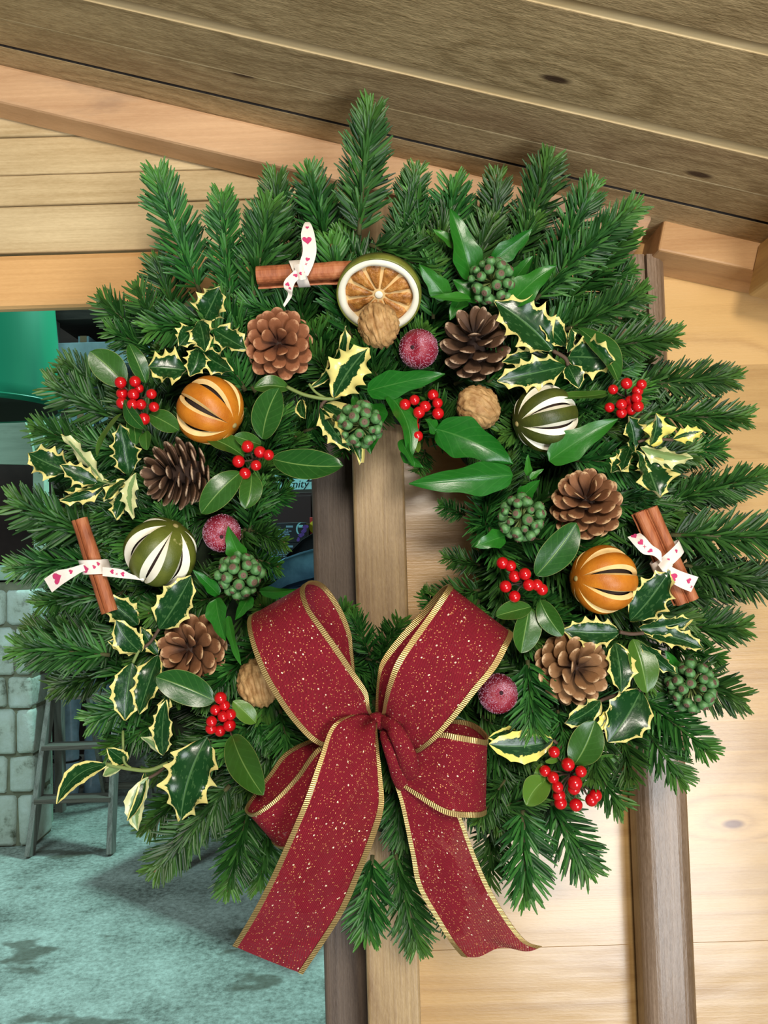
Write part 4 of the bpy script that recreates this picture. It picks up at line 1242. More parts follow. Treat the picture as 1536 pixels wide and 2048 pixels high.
# ------------------------------------------------------------------ leaves
def leaf_mat(name, kind):
    t = NT(name)
    u, v, mg, tone = t.attr('lu'), t.attr('lv'), t.attr('margin'), t.attr('tone')
    av = t.math('ABSOLUTE', v)
    comb = t.n('ShaderNodeCombineXYZ'); t.l(u, comb.inputs[0]); t.l(v, comb.inputs[1])
    rnd = t.n('ShaderNodeObjectInfo').outputs['Random']; t.l(t.math('MULTIPLY', rnd, 40), comb.inputs[2])
    n = t.noise(t.mapping(comb.outputs[0], (7, 2.4, 1)), 1.6, 4, .62)
    bf = t.n('ShaderNodeNewGeometry').outputs['Backfacing']
    # midrib and side veins
    rib = t.math('SUBTRACT', 1.0, t.step(av, .015, .06))
    vein = t.math('FRACT', t.math('MULTIPLY', t.math('SUBTRACT', u, t.math('MULTIPLY', av, .28)), 7.0))
    vein = t.math('MULTIPLY', t.math('SUBTRACT', 1.0, t.step(t.math('ABSOLUTE', t.math('SUBTRACT', vein, .5)), .02, .10)), .25)
    if kind == 'V':
        edge = t.math('ADD', av, t.math('MULTIPLY', t.math('SUBTRACT', n, .5), .55))
        edge = t.math('ADD', edge, t.math('MULTIPLY', t.step(u, .80, 1.0), .30))
        cream = t.step(t.math('SUBTRACT', edge, t.math('SUBTRACT', 1.0, mg)), -.015, .03)
        n2 = t.noise(t.mapping(comb.outputs[0], (5, 3, 1)), 2.2, 3, .5)
        col = t.mix(t.math('MULTIPLY', t.step(n2, .55, .62), .38), lin((18, 60, 22)), lin((72, 112, 62)))
        col = t.mix(t.math('MULTIPLY', rib, .55), col, lin((92, 134, 78)))
        col = t.mix(cream, col, t.mix(tone, lin((226, 214, 134)), lin((232, 220, 110))))
        under = t.mix(cream, lin((122, 150, 92)), lin((206, 208, 150)))
        rough = .24
    elif kind == 'P':
        col = t.mix(n, lin((18, 62, 20)), lin((36, 90, 30)))
        col = t.mix(t.math('MULTIPLY', tone, .6), col, lin((112, 148, 50)))
        col = t.mix(vein, col, lin((70, 116, 52)))
        col = t.mix(t.math('MULTIPLY', rib, .65), col, lin((126, 160, 84)))
        col = t.mix(t.math('MULTIPLY', t.step(av, .95, .99), .6), col, lin((150, 160, 90)))
        under = lin((112, 142, 66)); rough = .28
    else:
        col = t.mix(n, lin((14, 78, 18)), lin((32, 108, 28)))
        col = t.mix(t.math('MULTIPLY', tone, .6), col, lin((74, 140, 44)))
        col = t.mix(vein, col, lin((60, 120, 50)))
        col = t.mix(t.math('MULTIPLY', rib, .4), col, lin((84, 140, 66)))
        under = lin((84, 128, 60)); rough = .28
    if not isinstance(under, bpy.types.NodeSocket):
        nd = t.n('ShaderNodeRGB'); nd.outputs[0].default_value = under; under = nd.outputs[0]
    col = t.mix(bf, col, under)
    t.p(Base_Color=col, Roughness=rough, Specular_IOR_Level=.38)
    t.bump(t.math('ADD', t.math('MULTIPLY', rib, -1.0), t.math('MULTIPLY', n, .6)), .25, .0008)
    return t.m
LM = {'V': leaf_mat('variegated_holly_leaf', 'V'), 'P': leaf_mat('plain_glossy_leaf', 'P'), 'I': leaf_mat('ivy_leaf', 'I')}
STEM_G = plain('green_leaf_stem', (122, 140, 76), .6)
STEM_B = plain('brown_leaf_stem', (86, 66, 52), .75)

def leaf(par, kind, bx, by, tx, ty, wpx, Yb, Yt, roll, fold, bend, side, margin, spine, tone, seed):
    rr = random.Random(seed)
    b, tp_ = at(bx, by, Yb), at(tx, ty, Yt)
    y = tp_ - b; L = y.length; y.normalize()
    z = (TOW - y * TOW.dot(y)).normalized(); x = y.cross(z)
    z, x = z * math.cos(roll) + x * math.sin(roll), x * math.cos(roll) - z * math.sin(roll)
    W = wpx / FPX * (Yb + Yt) / 2 * .5
    nu, nv = (56, 10) if kind == 'V' else (30, 8)
    nsp = 4 if L < .035 else 5
    V, F, lu, lv = [], [], [], []
    ph = [rr.uniform(0, 1) for _ in range(2)]
    wav = rr.uniform(.5, 1.0) * (.30 if kind == 'V' else .10)
    for i in range(nu + 1):
        u = i / nu
        for j in range(nv + 1):
            v = -1 + 2 * j / nv; a = abs(v); s_ = 0 if v < 0 else 1
            if kind == 'V':
                pr = (math.sin(PI * min(1, u ** .88)) ** .72) if 0 < u < 1 else 0.0
                fr = (u * nsp + ph[s_] * .5) % 1.0
                spk = max(0, 1 - abs(2 * fr - 1)) ** 2.2
                full = pr * (1 - .22 * spine + .42 * spine * spk * sstep(.08, .2, u))
                half = pr * .66 * a / .66 if a < .66 else pr * .66 + (full - pr * .66) * (a - .66) / .34
                xx = half; zz = wav * (a ** 3) * math.sin(2 * PI * (u * nsp * .5 + ph[s_])) * spine + .10 * a ** 3 * spk * spine
                yy = u + .035 * spk * a ** 4 * spine
            elif kind == 'P':
                pr = (u ** .62) * ((1 - u) ** .62) / .423 if 0 < u < 1 else 0.0
                xx = pr * a; zz = wav * a * a * math.sin(2 * PI * (u * 1.3 + ph[s_])); yy = u
            else:
                k = u ** .8
                pr = (k ** .55) * ((1 - k) ** .85) / .43 if 0 < u < 1 else 0.0
                pr *= 1 + .16 * math.exp(-((u - .33) / .09) ** 2) - .12 * math.exp(-((u - .55) / .10) ** 2)
                xx = pr * a; zz = wav * 1.6 * a * a * math.sin(2 * PI * (u * 1.2 + ph[s_])); yy = u
            xx = max(xx, .035 * a)
            p = b + y * (L * yy) + x * (W * xx * (1 if v > 0 else -1)) + z * (W * (zz + fold * a * min(1, pr)))
            p = p + z * (bend * L * 4 * u * (1 - u)) + x * (side * L * 4 * u * (1 - u))
            V.append(p); lu.append(u); lv.append(v)
    m = nv + 1
    for i in range(nu):
        for j in range(nv):
            F.append([i * m + j, i * m + j + 1, (i + 1) * m + j + 1, (i + 1) * m + j])
    n = len(V)
    return mk('leaf', V, F, LM[kind], par, attrs={'lu': lu, 'lv': lv, 'margin': [margin] * n, 'tone': [tone] * n})

def stem(par, pts, r, mat=None, name='stem'):
    return mk(name, *tube_data(catmull([at(*p) for p in pts], 5), r, 6), mat or STEM_B, par)
_seed = [100]
def leaves(par, rows, Y):
    """rows: (kind, base x, y, tip x, y, width, {options})"""
    for row in rows:
        _seed[0] += 1; rr = random.Random(_seed[0])
        kind, bx, by, tx, ty, wd = row[:6]; o = row[6] if len(row) > 6 else {}
        dy = o.get('dy', rr.uniform(-.004, .004))
        Yb = Y + dy + o.get('yb', .005); Yt = Y + dy + o.get('yt', rr.uniform(-.010, .004))
        leaf(par, kind, bx, by, tx, ty, wd, Yb, Yt, o.get('roll', rr.uniform(-.35, .35)), o.get('fold', rr.uniform(.12, .4)),
             o.get('bend', rr.uniform(0, .10)), o.get('side', rr.uniform(-.05, .05)), o.get('m', rr.uniform(.24, .36)), o.get('sp', 1.0), o.get('tone', rr.uniform(0, .25)), _seed[0])

def sprig_thing(name, cx, cy, Y, label, cat, rows, group=None):
    th = thing(name, at(cx, cy, Y), label, cat, group); leaves(th, rows, Y); return th
U = {'roll': 2.7}
# ---- variegated holly
h = sprig_thing('holly_sprig', 404, 690, .588, 'variegated holly sprig with seven small cream-edged leaves above the upper left orange', 'holly', [
 ('V', 408, 640, 440, 574, 66, {'m': .26, 'roll': .1}), ('V', 388, 655, 358, 692, 50, {'m': .28}), ('V', 398, 642, 410, 703, 56, {'m': .30, 'dy': -.004}), ('V', 428, 660, 492, 698, 58, {'m': .26, 'roll': -.3}),
 ('V', 408, 706, 464, 742, 48, {'m': .22}), ('V', 398, 698, 380, 752, 50, {'m': .26, 'dy': -.003}), ('V', 374, 740, 296, 734, 72, {'m': .28, 'roll': .25})])
stem(h, [(408, 640, .594), (400, 672, .596), (396, 700, .596), (372, 740, .596)], .0011)
h = sprig_thing('holly_sprig', 190, 960, .588, 'variegated holly sprig with folded pale leaves at the far left edge', 'holly', [
 ('V', 138, 944, 57, 906, 66, {'m': .30, 'roll': .3, 'dy': -.002}), ('V', 205, 962, 124, 868, 40, {'m': .8, 'roll': 2.5, 'dy': -.006, 'bend': .05}), ('V', 195, 966, 122, 930, 44, {'m': .34, 'dy': -.007}),
 ('V', 258, 952, 240, 848, 56, {'m': .20}), ('V', 212, 970, 120, 1001, 38, {'m': .40, 'roll': -.7}), ('V', 225, 965, 128, 982, 34, {'m': .3, 'roll': .6}), ('V', 250, 960, 208, 1004, 36, {'m': .42, 'roll': .5}),
 ('V', 272, 945, 268, 1036, 34, {'m': .7, 'roll': 2.4, 'side': -.08, 'dy': -.005}), ('V', 258, 978, 232, 1038, 44, {'m': .34})])
stem(h, [(195, 958, .588), (225, 968, .590), (262, 962, .594)], .0012, STEM_G)
h = sprig_thing('holly_sprig', 655, 797, .588, 'variegated holly sprig with one broad cream leaf above central ivy berries', 'holly', [
 ('V', 668, 795, 737, 695, 84, {'m': .62, 'roll': -.1, 'dy': -.006, 'tone': 0.2}), ('V', 623, 774, 690, 652, 44, {'m': .40, 'roll': .9, 'side': .12}), ('V', 640, 808, 722, 926, 66, {'m': .42, 'roll': -.55, 'side': -.06, 'fold': .5}),
 ('V', 603, 800, 611, 838, 26, {'m': .3, 'sp': .3}), ('V', 640, 815, 700, 900, 44, {'m': .42, 'roll': .5}), ('P', 578, 776, 508, 776, 40, {'roll': .4}), ('P', 525, 878, 558, 776, 64, {'roll': -.15, 'bend': .04})])
stem(h, [(574, 774, .590), (610, 790, .588), (655, 798, .588), (680, 794, .590)], .0014, STEM_G)
stem(h, [(655, 798, .588), (642, 812, .590), (640, 840, .594)], .0012)
stem(h, [(655, 798, .588), (632, 785, .589), (618, 768, .590)], .0010, STEM_G)
h = sprig_thing('holly_sprig', 1125, 712, .588, 'variegated holly sprig with broad dark leaves beside the dark cone, above the green lime', 'holly', [
 ('V', 1106, 702, 989, 603, 100, {'m': .26, 'roll': .12, 'dy': -.004, 'fold': .22}), ('V', 1130, 690, 1074, 632, 54, {'m': .22, 'sp': .5}), ('V', 1131, 732, 994, 762, 66, {'m': .32, 'roll': -.15, 'dy': -.004}),
 ('V', 1100, 716, 1004, 724, 40, {'m': .36, 'dy': .004}), ('V', 1136, 714, 1228, 722, 84, {'m': .26, 'roll': .2}), ('V', 1136, 730, 1158, 776, 44, {'m': .14, 'sp': .4}), ('P', 1156, 656, 1236, 762, 62, {'roll': -.5, 'dy': .003}),
 ('V', 1134, 706, 1142, 654, 30, {'m': .24, 'roll': .8})])
stem(h, [(1106, 702, .590), (1130, 716, .588), (1136, 730, .590)], .0015)
h = sprig_thing('holly_sprig', 1280, 890, .590, 'variegated holly sprig with yellow and brown-flecked leaves right of the green lime', 'holly', [
 ('V', 1268, 898, 1256, 832, 52, {'m': .22, 'roll': .3}), ('V', 1258, 918, 1222, 946, 44, {'m': .34, 'roll': .5}), ('V', 1300, 890, 1312, 826, 64, {'m': .62, 'tone': .9, 'dy': -.004}), ('V', 1346, 878, 1406, 862, 32, {'m': .75, 'tone': .9}),
 ('V', 1280, 894, 1386, 915, 46, {'m': .55, 'roll': 2.6, 'dy': -.006}), ('V', 1292, 920, 1319, 996, 82, {'m': .28, 'roll': -.2, 'fold': .45}), ('V', 1266, 886, 1244, 944, 36, {'m': .2, 'roll': .9}), ('V', 1272, 900, 1280, 968, 36, {'m': .28, 'roll': -.7})])
stem(h, [(1276, 884, .592), (1300, 878, .591), (1346, 880, .592)], .0011)
h = sprig_thing('holly_sprig', 270, 1290, .588, 'variegated holly sprig with six rounded cream-edged leaves left of the lower left cone', 'holly', [
 ('V', 276, 1250, 207, 1195, 58, {'m': .28, 'sp': .7, 'roll': .2}), ('V', 282, 1304, 232, 1240, 56, {'m': .26, 'sp': .5, 'dy': -.004}), ('V', 318, 1258, 383, 1151, 76, {'m': .22, 'sp': .55, 'dy': -.005, 'roll': -.1}),
 ('V', 264, 1326, 250, 1440, 66, {'m': .24, 'sp': .45, 'dy': -.004}), ('V', 317, 1310, 278, 1428, 60, {'m': .24, 'sp': .6}), ('V', 316, 1310, 282, 1254, 34, {'m': .40, 'roll': .5}), ('V', 338, 1384, 334, 1462, 34, {'m': .34, 'roll': .6}),
 ('V', 280, 1302, 216, 1282, 34, {'m': .34, 'sp': .6, 'dy': .005})])
stem(h, [(278, 1300, .588), (266, 1325, .589)], .0012, STEM_G)
stem(h, [(278, 1300, .588), (300, 1285, .592), (318, 1258, .589)], .0012)
h = sprig_thing('holly_sprig', 320, 1535, .584, 'variegated holly sprig with curling pale leaves at the lower left', 'holly', [
 ('V', 415, 1474, 362, 1640, 104, {'m': .24, 'roll': .08, 'dy': -.006, 'sp': .9}), ('V', 326, 1510, 332, 1400, 48, {'m': .26, 'sp': .7}), ('V', 326, 1512, 282, 1474, 36, {'m': .55, 'roll': 2.5, 'sp': .3}),
 ('V', 214, 1529, 114, 1608, 42, {'m': .30, 'sp': .25, 'side': .16, 'dy': -.004}), ('V', 246, 1532, 206, 1552, 30, {'m': .4, 'roll': 2.7, 'sp': .2}), ('V', 252, 1524, 214, 1496, 34, {'m': .3, 'sp': .3, 'roll': .4}),
 ('V', 297, 1554, 276, 1662, 44, {'m': .5, 'roll': 2.5, 'sp': .3, 'side': -.12}), ('V', 290, 1544, 254, 1642, 20, {'m': .3, 'sp': .2, 'side': -.14})])
stem(h, [(336, 1526, .586), (300, 1540, .585), (262, 1538, .585), (212, 1528, .586)], .0015, STEM_G)
stem(h, [(336, 1526, .586), (318, 1544, .588), (297, 1556, .588)], .0012)
stem(h, [(262, 1536, .585), (248, 1522, .587), (246, 1480, .590), (246, 1462, .594)], .0010, STEM_G)
h = sprig_thing('holly_sprig', 1272, 1262, .588, 'variegated holly sprig spreading below the cinnamon pair at the lower right', 'holly', [
 ('V', 1240, 1264, 1125, 1260, 60, {'m': .30, 'dy': -.004, 'roll': .2}), ('V', 1260, 1242, 1340, 1141, 76, {'m': .22, 'dy': -.006}), ('V', 1278, 1257, 1382, 1238, 46, {'m': .24, 'dy': -.004}), ('V', 1288, 1267, 1408, 1298, 42, {'m': .28, 'roll': -.3}),
 ('V', 1230, 1286, 1242, 1386, 64, {'m': .26, 'sp': .6}), ('P', 1266, 1278, 1294, 1386, 60, {'tone': .5}), ('V', 1282, 1286, 1352, 1346, 34, {'m': .18, 'roll': .5})])
stem(h, [(1240, 1264, .586), (1262, 1268, .590), (1288, 1266, .588)], .0014)
h = sprig_thing('holly_sprig', 1215, 1420, .588, 'two large glossy cream-edged holly leaves below the tan cone', 'holly', [
 ('V', 1282, 1380, 1216, 1484, 90, {'m': .14, 'sp': .35, 'roll': .15, 'bend': .06}), ('V', 1200, 1402, 1128, 1446, 56, {'m': .34, 'sp': .7, 'roll': -.2}), ('V', 1222, 1420, 1196, 1460, 26, {'m': .9, 'tone': 1, 'sp': .6, 'dy': -.006})])
stem(h, [(1282, 1380, .593), (1250, 1384, .597), (1200, 1402, .593)], .0014)
h = sprig_thing('holly_sprig', 1045, 1480, .586, 'wide cream-edged holly leaf pointing at the right side of the bow', 'holly', [
 ('V', 1106, 1480, 978, 1488, 66, {'m': .46, 'sp': .25, 'tone': .9, 'side': -.06, 'roll': .1}), ('V', 1030, 1462, 976, 1476, 34, {'m': .5, 'sp': .3, 'tone': .8, 'dy': .005})])
stem(h, [(1106, 1480, .591), (1122, 1494, .594), (1140, 1510, .596)], .0012)

# ------------------------------------------------------------------ red berries
RED_B = plain('red_holly_berry', (196, 14, 22), .22, coat=.4)
DOT = plain('berry_tip', (44, 14, 14), .7)
V, F = sphere_data(Vector((0, 0, 0)), 1.0, 18, 14, None, .97)
BERRY = mk('berry', V, F, [RED_B, DOT], fm=[1 if sum(V[i].z for i in f) / len(f) > .955 else 0 for f in F], local=True, mesh_only=True)
def berry_sprig(cx, cy, Y, pts, r, label, rows, node=None, seed=0):
    rr = random.Random(seed); th = thing('berry_sprig', at(cx, cy, Y), label, 'berries')
    nx, ny = node or (cx, cy); nd = at(nx, ny, Y + .012); V, F = [], []
    for k, p in enumerate(pts):
        px, py = p[0], p[1]; Yb = Y + (p[2] if len(p) > 2 else rr.uniform(-.006, .003))
        c_ = at(px, py, Yb); o = link('berry', BERRY, th); o.location = c_ - th.location
        s_ = r / FPX * Yb * rr.uniform(.9, 1.06) * (p[3] if len(p) > 3 else 1); o.scale = (s_, s_, s_)
        d = ((c_ - nd).normalized() + TOW * rr.uniform(.3, 1.6) + Vector((rr.uniform(-.5, .5), 0, rr.uniform(-.5, .5)))).normalized()
        o.rotation_euler = frame(d, RIGHT if abs(d.dot(RIGHT)) < .9 else UP).to_euler()
        tube_data([nd, nd.lerp(c_, .5) + FWD * .002, c_], [.0009, .0007, .0006], 5, V, F)
    mk('stalks', V, F, STEM_B, th)
    leaves(th, rows, Y); return th
berry_sprig(275, 800, .582, [(241, 765), (270, 763), (278, 777, .003, .8), (267, 789), (303, 788), (265, 809), (282, 809), (308, 814), (288, 838), (244, 787, .004), (244, 806, .003)], 11.6,
 'red berries with plain green leaves left of the upper left orange', [
 ('P', 250, 770, 180, 703, 62, {'roll': .1}), ('P', 292, 766, 258, 688, 36, {'roll': .5}), ('P', 298, 828, 358, 861, 42, {'roll': -.2, 'dy': .002}), ('P', 248, 800, 288, 857, 32, {'dy': -.006, 'roll': .4}), ('P', 244, 828, 194, 912, 32, {'roll': .9, 'side': -.12, 'tone': .5}),
 ('P', 292, 862, 294, 900, 26, {'tone': .2}), ('P', 262, 830, 272, 890, 30, {'dy': .004})], (272, 800), 1)
berry_sprig(505, 915, .582, [(495, 893), (520, 904), (537, 910), (477, 923), (512, 931), (490, 947)], 12.2, 'red berries with a long green leaf reaching towards the wreath hole', [
 ('P', 546, 918, 686, 932, 62, {'roll': -.2, 'bend': .03, 'dy': -.004}), ('P', 482, 944, 403, 1027, 58, {'roll': .1}), ('P', 502, 946, 490, 1018, 46, {'roll': -.3}), ('P', 488, 913, 409, 874, 52, {'roll': .8, 'bend': .10}), ('P', 522, 890, 468, 872, 32, {'dy': .005})], (507, 920), 2)
berry_sprig(842, 828, .586, [(810, 809), (829, 800), (866, 790), (850, 813), (875, 806), (838, 825), (876, 827), (826, 838), (812, 848), (835, 872), (806, 826, .004), (827, 853, .003)], 11.8,
 'red berries hanging among ivy leaves at the top of the wreath hole', [('V', 822, 880, 812, 912, 18, {'m': .6, 'sp': .2}), ('P', 828, 876, 836, 905, 16, {'tone': .8})], (842, 826), 3)
berry_sprig(1250, 793, .586, [(1226, 779), (1253, 767), (1283, 769), (1275, 782), (1273, 796), (1243, 809), (1219, 815), (1276, 813), (1243, 826), (1260, 802, .004), (1262, 820, .004)], 11.2,
 'red berries at the right edge above the yellow holly leaves', [('P', 1216, 786, 1116, 794, 34, {'roll': .9, 'side': -.10, 'tone': .35})], (1252, 795), 4)
berry_sprig(442, 1440, .580, [(441, 1396), (449, 1411), (431, 1420), (446, 1433), (461, 1429), (423, 1443), (459, 1451), (422, 1457), (469, 1490, -.006), (440, 1462, .004)], 12.2,
 'red berries left of the bow with one berry hanging lower', [('P', 429, 1402, 312, 1354, 64, {'roll': .1, 'bend': .03}), ('P', 465, 1472, 526, 1590, 62, {'roll': -.35, 'dy': -.026, 'yb': .02, 'yt': -.020, 'bend': .05}), ('P', 512, 1446, 466, 1402, 36, {'tone': .8, 'roll': .4})], (450, 1440), 5)
berry_sprig(1040, 1155, .582, [(1005, 1126), (1021, 1132), (1050, 1148, -.006, 1.1), (1029, 1153), (1011, 1173), (1058, 1170), (1074, 1170), (1084, 1179), (1029, 1193)], 12.0,
 'red berries right of the wreath hole beside the lower right orange', [
 ('P', 1072, 1151, 1153, 1046, 66, {'roll': .1, 'bend': .04}), ('P', 1062, 1214, 992, 1232, 40, {'roll': .5, 'tone': .2}), ('P', 1059, 1214, 1042, 1306, 60, {'roll': -.3}), ('P', 1080, 1200, 1125, 1272, 44, {'roll': .3})], (1046, 1165), 6)
berry_sprig(1142, 1550, .582, [(1108, 1504), (1150, 1487, .004), (1090, 1542), (1106, 1555), (1136, 1529), (1162, 1543), (1150, 1566, -.006, 1.15), (1115, 1574), (1148, 1577), (1118, 1591, .003), (1121, 1606), (1152, 1610), (1191, 1591), (1183, 1600)], 12.6,
 'largest cluster of red berries at the lower right near the post', [
 ('P', 1148, 1530, 1190, 1441, 66, {'roll': -.3, 'tone': .2, 'dy': -.004}), ('P', 1168, 1528, 1238, 1514, 28, {'tone': .3}), ('P', 1094, 1558, 1052, 1610, 52, {'tone': .8, 'roll': .3, 'side': .08}), ('P', 1084, 1526, 1074, 1576, 22, {'tone': .7}), ('P', 1120, 1516, 1090, 1522, 18, {'tone': .8})], (1142, 1548), 7)

# ------------------------------------------------------------------ ivy with green berries
t = NT('ivy_berry_green'); co = t.coord(); f = t.noise(co, 1.6, 3, .6)
t.p(Base_Color=t.ramp(f, [(.3, lin((58, 108, 54))), (.7, lin((104, 150, 90)))]), Roughness=.5)
IVG = t.m; IVC = plain('ivy_berry_cap', (104, 82, 66), .75)
prof = [(0.02, -1.05), (.5, -.87), (.87, -.48), (1.0, 0), (.93, .40), (.66, .74), (.58, .80), (.50, .86), (.2, .84), (.10, .84), (.08, 1.0), (.005, 1.02)]
V, F, fm = [], [], []; n = 14
for r_, z_ in prof:
    for k in range(n): V.append((r_ * math.cos(2 * PI * k / n), r_ * math.sin(2 * PI * k / n), z_))
for i in range(len(prof) - 1):
    for k in range(n): F.append([i * n + k, i * n + (k + 1) % n, (i + 1) * n + (k + 1) % n, (i + 1) * n + k]); fm.append(1 if i >= 6 else 0)
IVY_BERRY = mk('ivy_berry', V, F, [IVG, IVC], fm=fm, local=True, mesh_only=True)
def ivy(cx, cy, Y, rpx, label, rows, axis=(0, 0, 1), seed=0, N=30, bpx=10.8):
    rr = random.Random(seed); c_ = at(cx, cy, Y); R = rpx / FPX * Y; th = thing('ivy_sprig', c_, label, 'ivy')
    ax = sv(*axis); B = frame(ax, RIGHT if abs(ax.dot(RIGHT)) < .9 else UP); V, F = [], []
    for k in range(N):
        zc = 1 - 1.55 * (k + .5) / N; a = k * 2.399963 + rr.uniform(-.12, .12); s_ = math.sqrt(max(0, 1 - zc * zc))
        d = (B @ Vector((s_ * math.cos(a), s_ * math.sin(a), zc))).normalized()
        rad = R * rr.uniform(.84, 1.0); o = link('ivy_berry', IVY_BERRY, th); o.location = d * rad
        b = bpx / FPX * Y * rr.choice((1, 1, 1.08, .92, .72)); o.scale = (b, b, b)
        o.rotation_euler = frame((d + Vector((rr.uniform(-.15, .15), 0, rr.uniform(-.15, .15)))).normalized(), RIGHT if abs(d.dot(RIGHT)) < .9 else UP).to_euler()
        tube_data([c_ - ax * R * .2, c_ + d * rad], [.0007, .0005], 5, V, F)
    tube_data([c_ - ax * R * .1, c_ - ax * R * 1.0 + FWD * .006], [.0014, .0014], 6, V, F)
    mk('stalks', V, F, STEM_G, th); leaves(th, rows, Y); return th
ivy(985, 562, .584, 44, 'ivy with green berries and upright pointed leaves at the upper right', [
 ('I', 944, 560, 901, 418, 62, {'roll': .15, 'dy': .004}), ('I', 918, 495, 866, 458, 28, {'tone': .6}), ('I', 896, 598, 838, 528, 44, {'tone': .4}), ('I', 942, 598, 857, 594, 26, {'roll': .5, 'tone': .5}), ('I', 985, 522, 1064, 458, 42, {'dy': .008, 'roll': .3}),
 ('I', 1022, 608, 1114, 531, 58, {'roll': -.2, 'tone': .3}), ('I', 1020, 572, 1066, 512, 38, {'dy': .010}), ('I', 930, 590, 900, 640, 36, {'dy': .008, 'tone': .2}), ('I', 960, 600, 905, 560, 44, {'dy': .010})], (0, .05, 1), 1)
ivy(720, 850, .580, 43, 'ivy with green berries at the top of the wreath hole under the cream holly leaf', [
 ('I', 735, 782, 890, 748, 56, {'roll': .2, 'dy': .004, 'bend': .05}), ('I', 778, 790, 818, 926, 52, {'roll': -.5, 'side': -.10}), ('I', 745, 808, 742, 908, 78, {'dy': .012}), ('I', 802, 900, 846, 936, 28, {'roll': .5}), ('I', 716, 818, 706, 790, 24, {'dy': .008, 'tone': .4}), ('I', 800, 880, 830, 935, 22, {})], (0, 0, 1), 2)
ivy(1043, 1036, .584, 43, 'ivy with green berries right of the wreath hole beneath broad leaves', [
 ('I', 872, 858, 1026, 928, 84, {'roll': .15, 'bend': .06, 'dy': -.002}), ('I', 1026, 950, 818, 968, 68, {'roll': -.25, 'bend': .06, 'dy': -.004}), ('I', 905, 858, 962, 900, 28, {'roll': .6, 'tone': .6}), ('I', 1098, 922, 1236, 838, 62, {'roll': -.15, 'tone': .3, 'dy': -.004}), ('I', 1058, 952, 1056, 908, 16, {'tone': .6}),
 ('I', 1060, 958, 1088, 938, 14, {'tone': .6}), ('I', 1010, 1072, 948, 1094, 40, {'dy': .006}), ('I', 1040, 1000, 1080, 960, 34, {'dy': .008}), ('I', 870, 862, 850, 838, 30, {'roll': .4})], (-.1, -.05, 1), 3)
ivy(480, 1150, .580, 42, 'ivy with green berries left of the bow under the frosted plum', [
 ('I', 486, 1122, 456, 1052, 44, {'tone': .5, 'dy': -.004}), ('I', 438, 1190, 386, 1140, 28, {'roll': .5}), ('I', 432, 1198, 452, 1282, 46, {'roll': .2, 'tone': .2}), ('I', 456, 1232, 482, 1330, 26, {'roll': .5, 'tone': .5}), ('I', 520, 1182, 598, 1178, 30, {'roll': .5, 'tone': .2}),
 ('I', 500, 1190, 470, 1240, 30, {'dy': .006})], (.1, .1, 1), 4, 30)
ivy(1384, 1372, .600, 46, 'dark ivy berries at the lower right edge of the wreath', [('I', 1360, 1350, 1330, 1300, 30, {'dy': .006}), ('I', 1390, 1405, 1350, 1440, 26, {'dy': .008})], (-.1, .1, 1), 5, 36, 10.5)

# ------------------------------------------------------------------ ribbon bow
t = NT('red_burlap_ribbon')
ru, rv = t.attr('ru'), t.attr('rv')
per = 2 * PI / .00135
w1 = t.math('SINE', t.math('MULTIPLY', ru, per)); w2 = t.math('SINE', t.math('MULTIPLY', rv, per))
weave = t.math('MULTIPLY', w1, w2)
comb = t.n('ShaderNodeCombineXYZ'); t.l(ru, comb.inputs[0]); t.l(rv, comb.inputs[1])
n1 = t.noise(comb.outputs[0], 60, 3, .6)
col = t.mix(n1, lin((112, 8, 26)), lin((146, 20, 42)))
col = t.mix(t.step(weave, -.1, .9), col, lin((84, 6, 16)))
def glit(scale, rad, dens, c1):
    v_ = t.vor(comb.outputs[0], scale); sp_ = t.n('ShaderNodeSeparateColor'); t.l(v_.outputs['Color'], sp_.inputs[0])
    return t.math('MULTIPLY', t.math('LESS_THAN', v_.outputs['Distance'], rad), t.math('LESS_THAN', sp_.outputs[0], dens))
g1 = glit(640, .25, .55, 0); g2 = glit(300, .19, .22, 0)
col = t.mix(t.math('MULTIPLY', g1, .75), col, lin((224, 160, 96))); col = t.mix(g2, col, lin((255, 238, 200)))
g = t.math('MAXIMUM', g1, g2)
t.p(Base_Color=col, Roughness=t.math('SUBTRACT', .85, t.math('MULTIPLY', g, .5)), Metallic=t.math('MULTIPLY', g, .35), Specular_IOR_Level=.3)
t.bump(weave, .4, .0005)
hole = t.math('MULTIPLY', t.step(weave, .45, .8), .5)
tr = t.n('ShaderNodeBsdfTransparent'); mx = t.n('ShaderNodeMixShader')
t.l(hole, mx.inputs[0]); t.l(t.b.outputs[0], mx.inputs[1]); t.l(tr.outputs[0], mx.inputs[2]); t.l(mx.outputs[0], t.out.inputs[0])
BURLAP = t.m
t = NT('gold_wire_edge'); ru = t.attr('ru')
wv = t.math('SINE', t.math('MULTIPLY', ru, 2 * PI / .0013))
t.p(Base_Color=t.mix(t.step(wv, -.6, .6), lin((150, 120, 70)), lin((206, 178, 118))), Metallic=.75, Roughness=.36)
t.bump(wv, .35, .0005)
GOLD = t.m
bow = thing('ribbon_bow', at(757, 1446, .56), 'large red glitter burlap bow with gold wired edges at the wreath bottom', 'bow')
def piece(name, sections, pleat=None, e0=.066, ends=(True, True), nseg=10):
    rows = strip(sections, nseg, 24, pleat)
    o = grid_mesh(name, rows, BURLAP, bow)
    if ends[0]: edge_band('gold_edge', rows, -0.004, e0, GOLD, o)
    if ends[1]: edge_band('gold_edge', rows, 1 - e0, 1.004, GOLD, o)
    return o
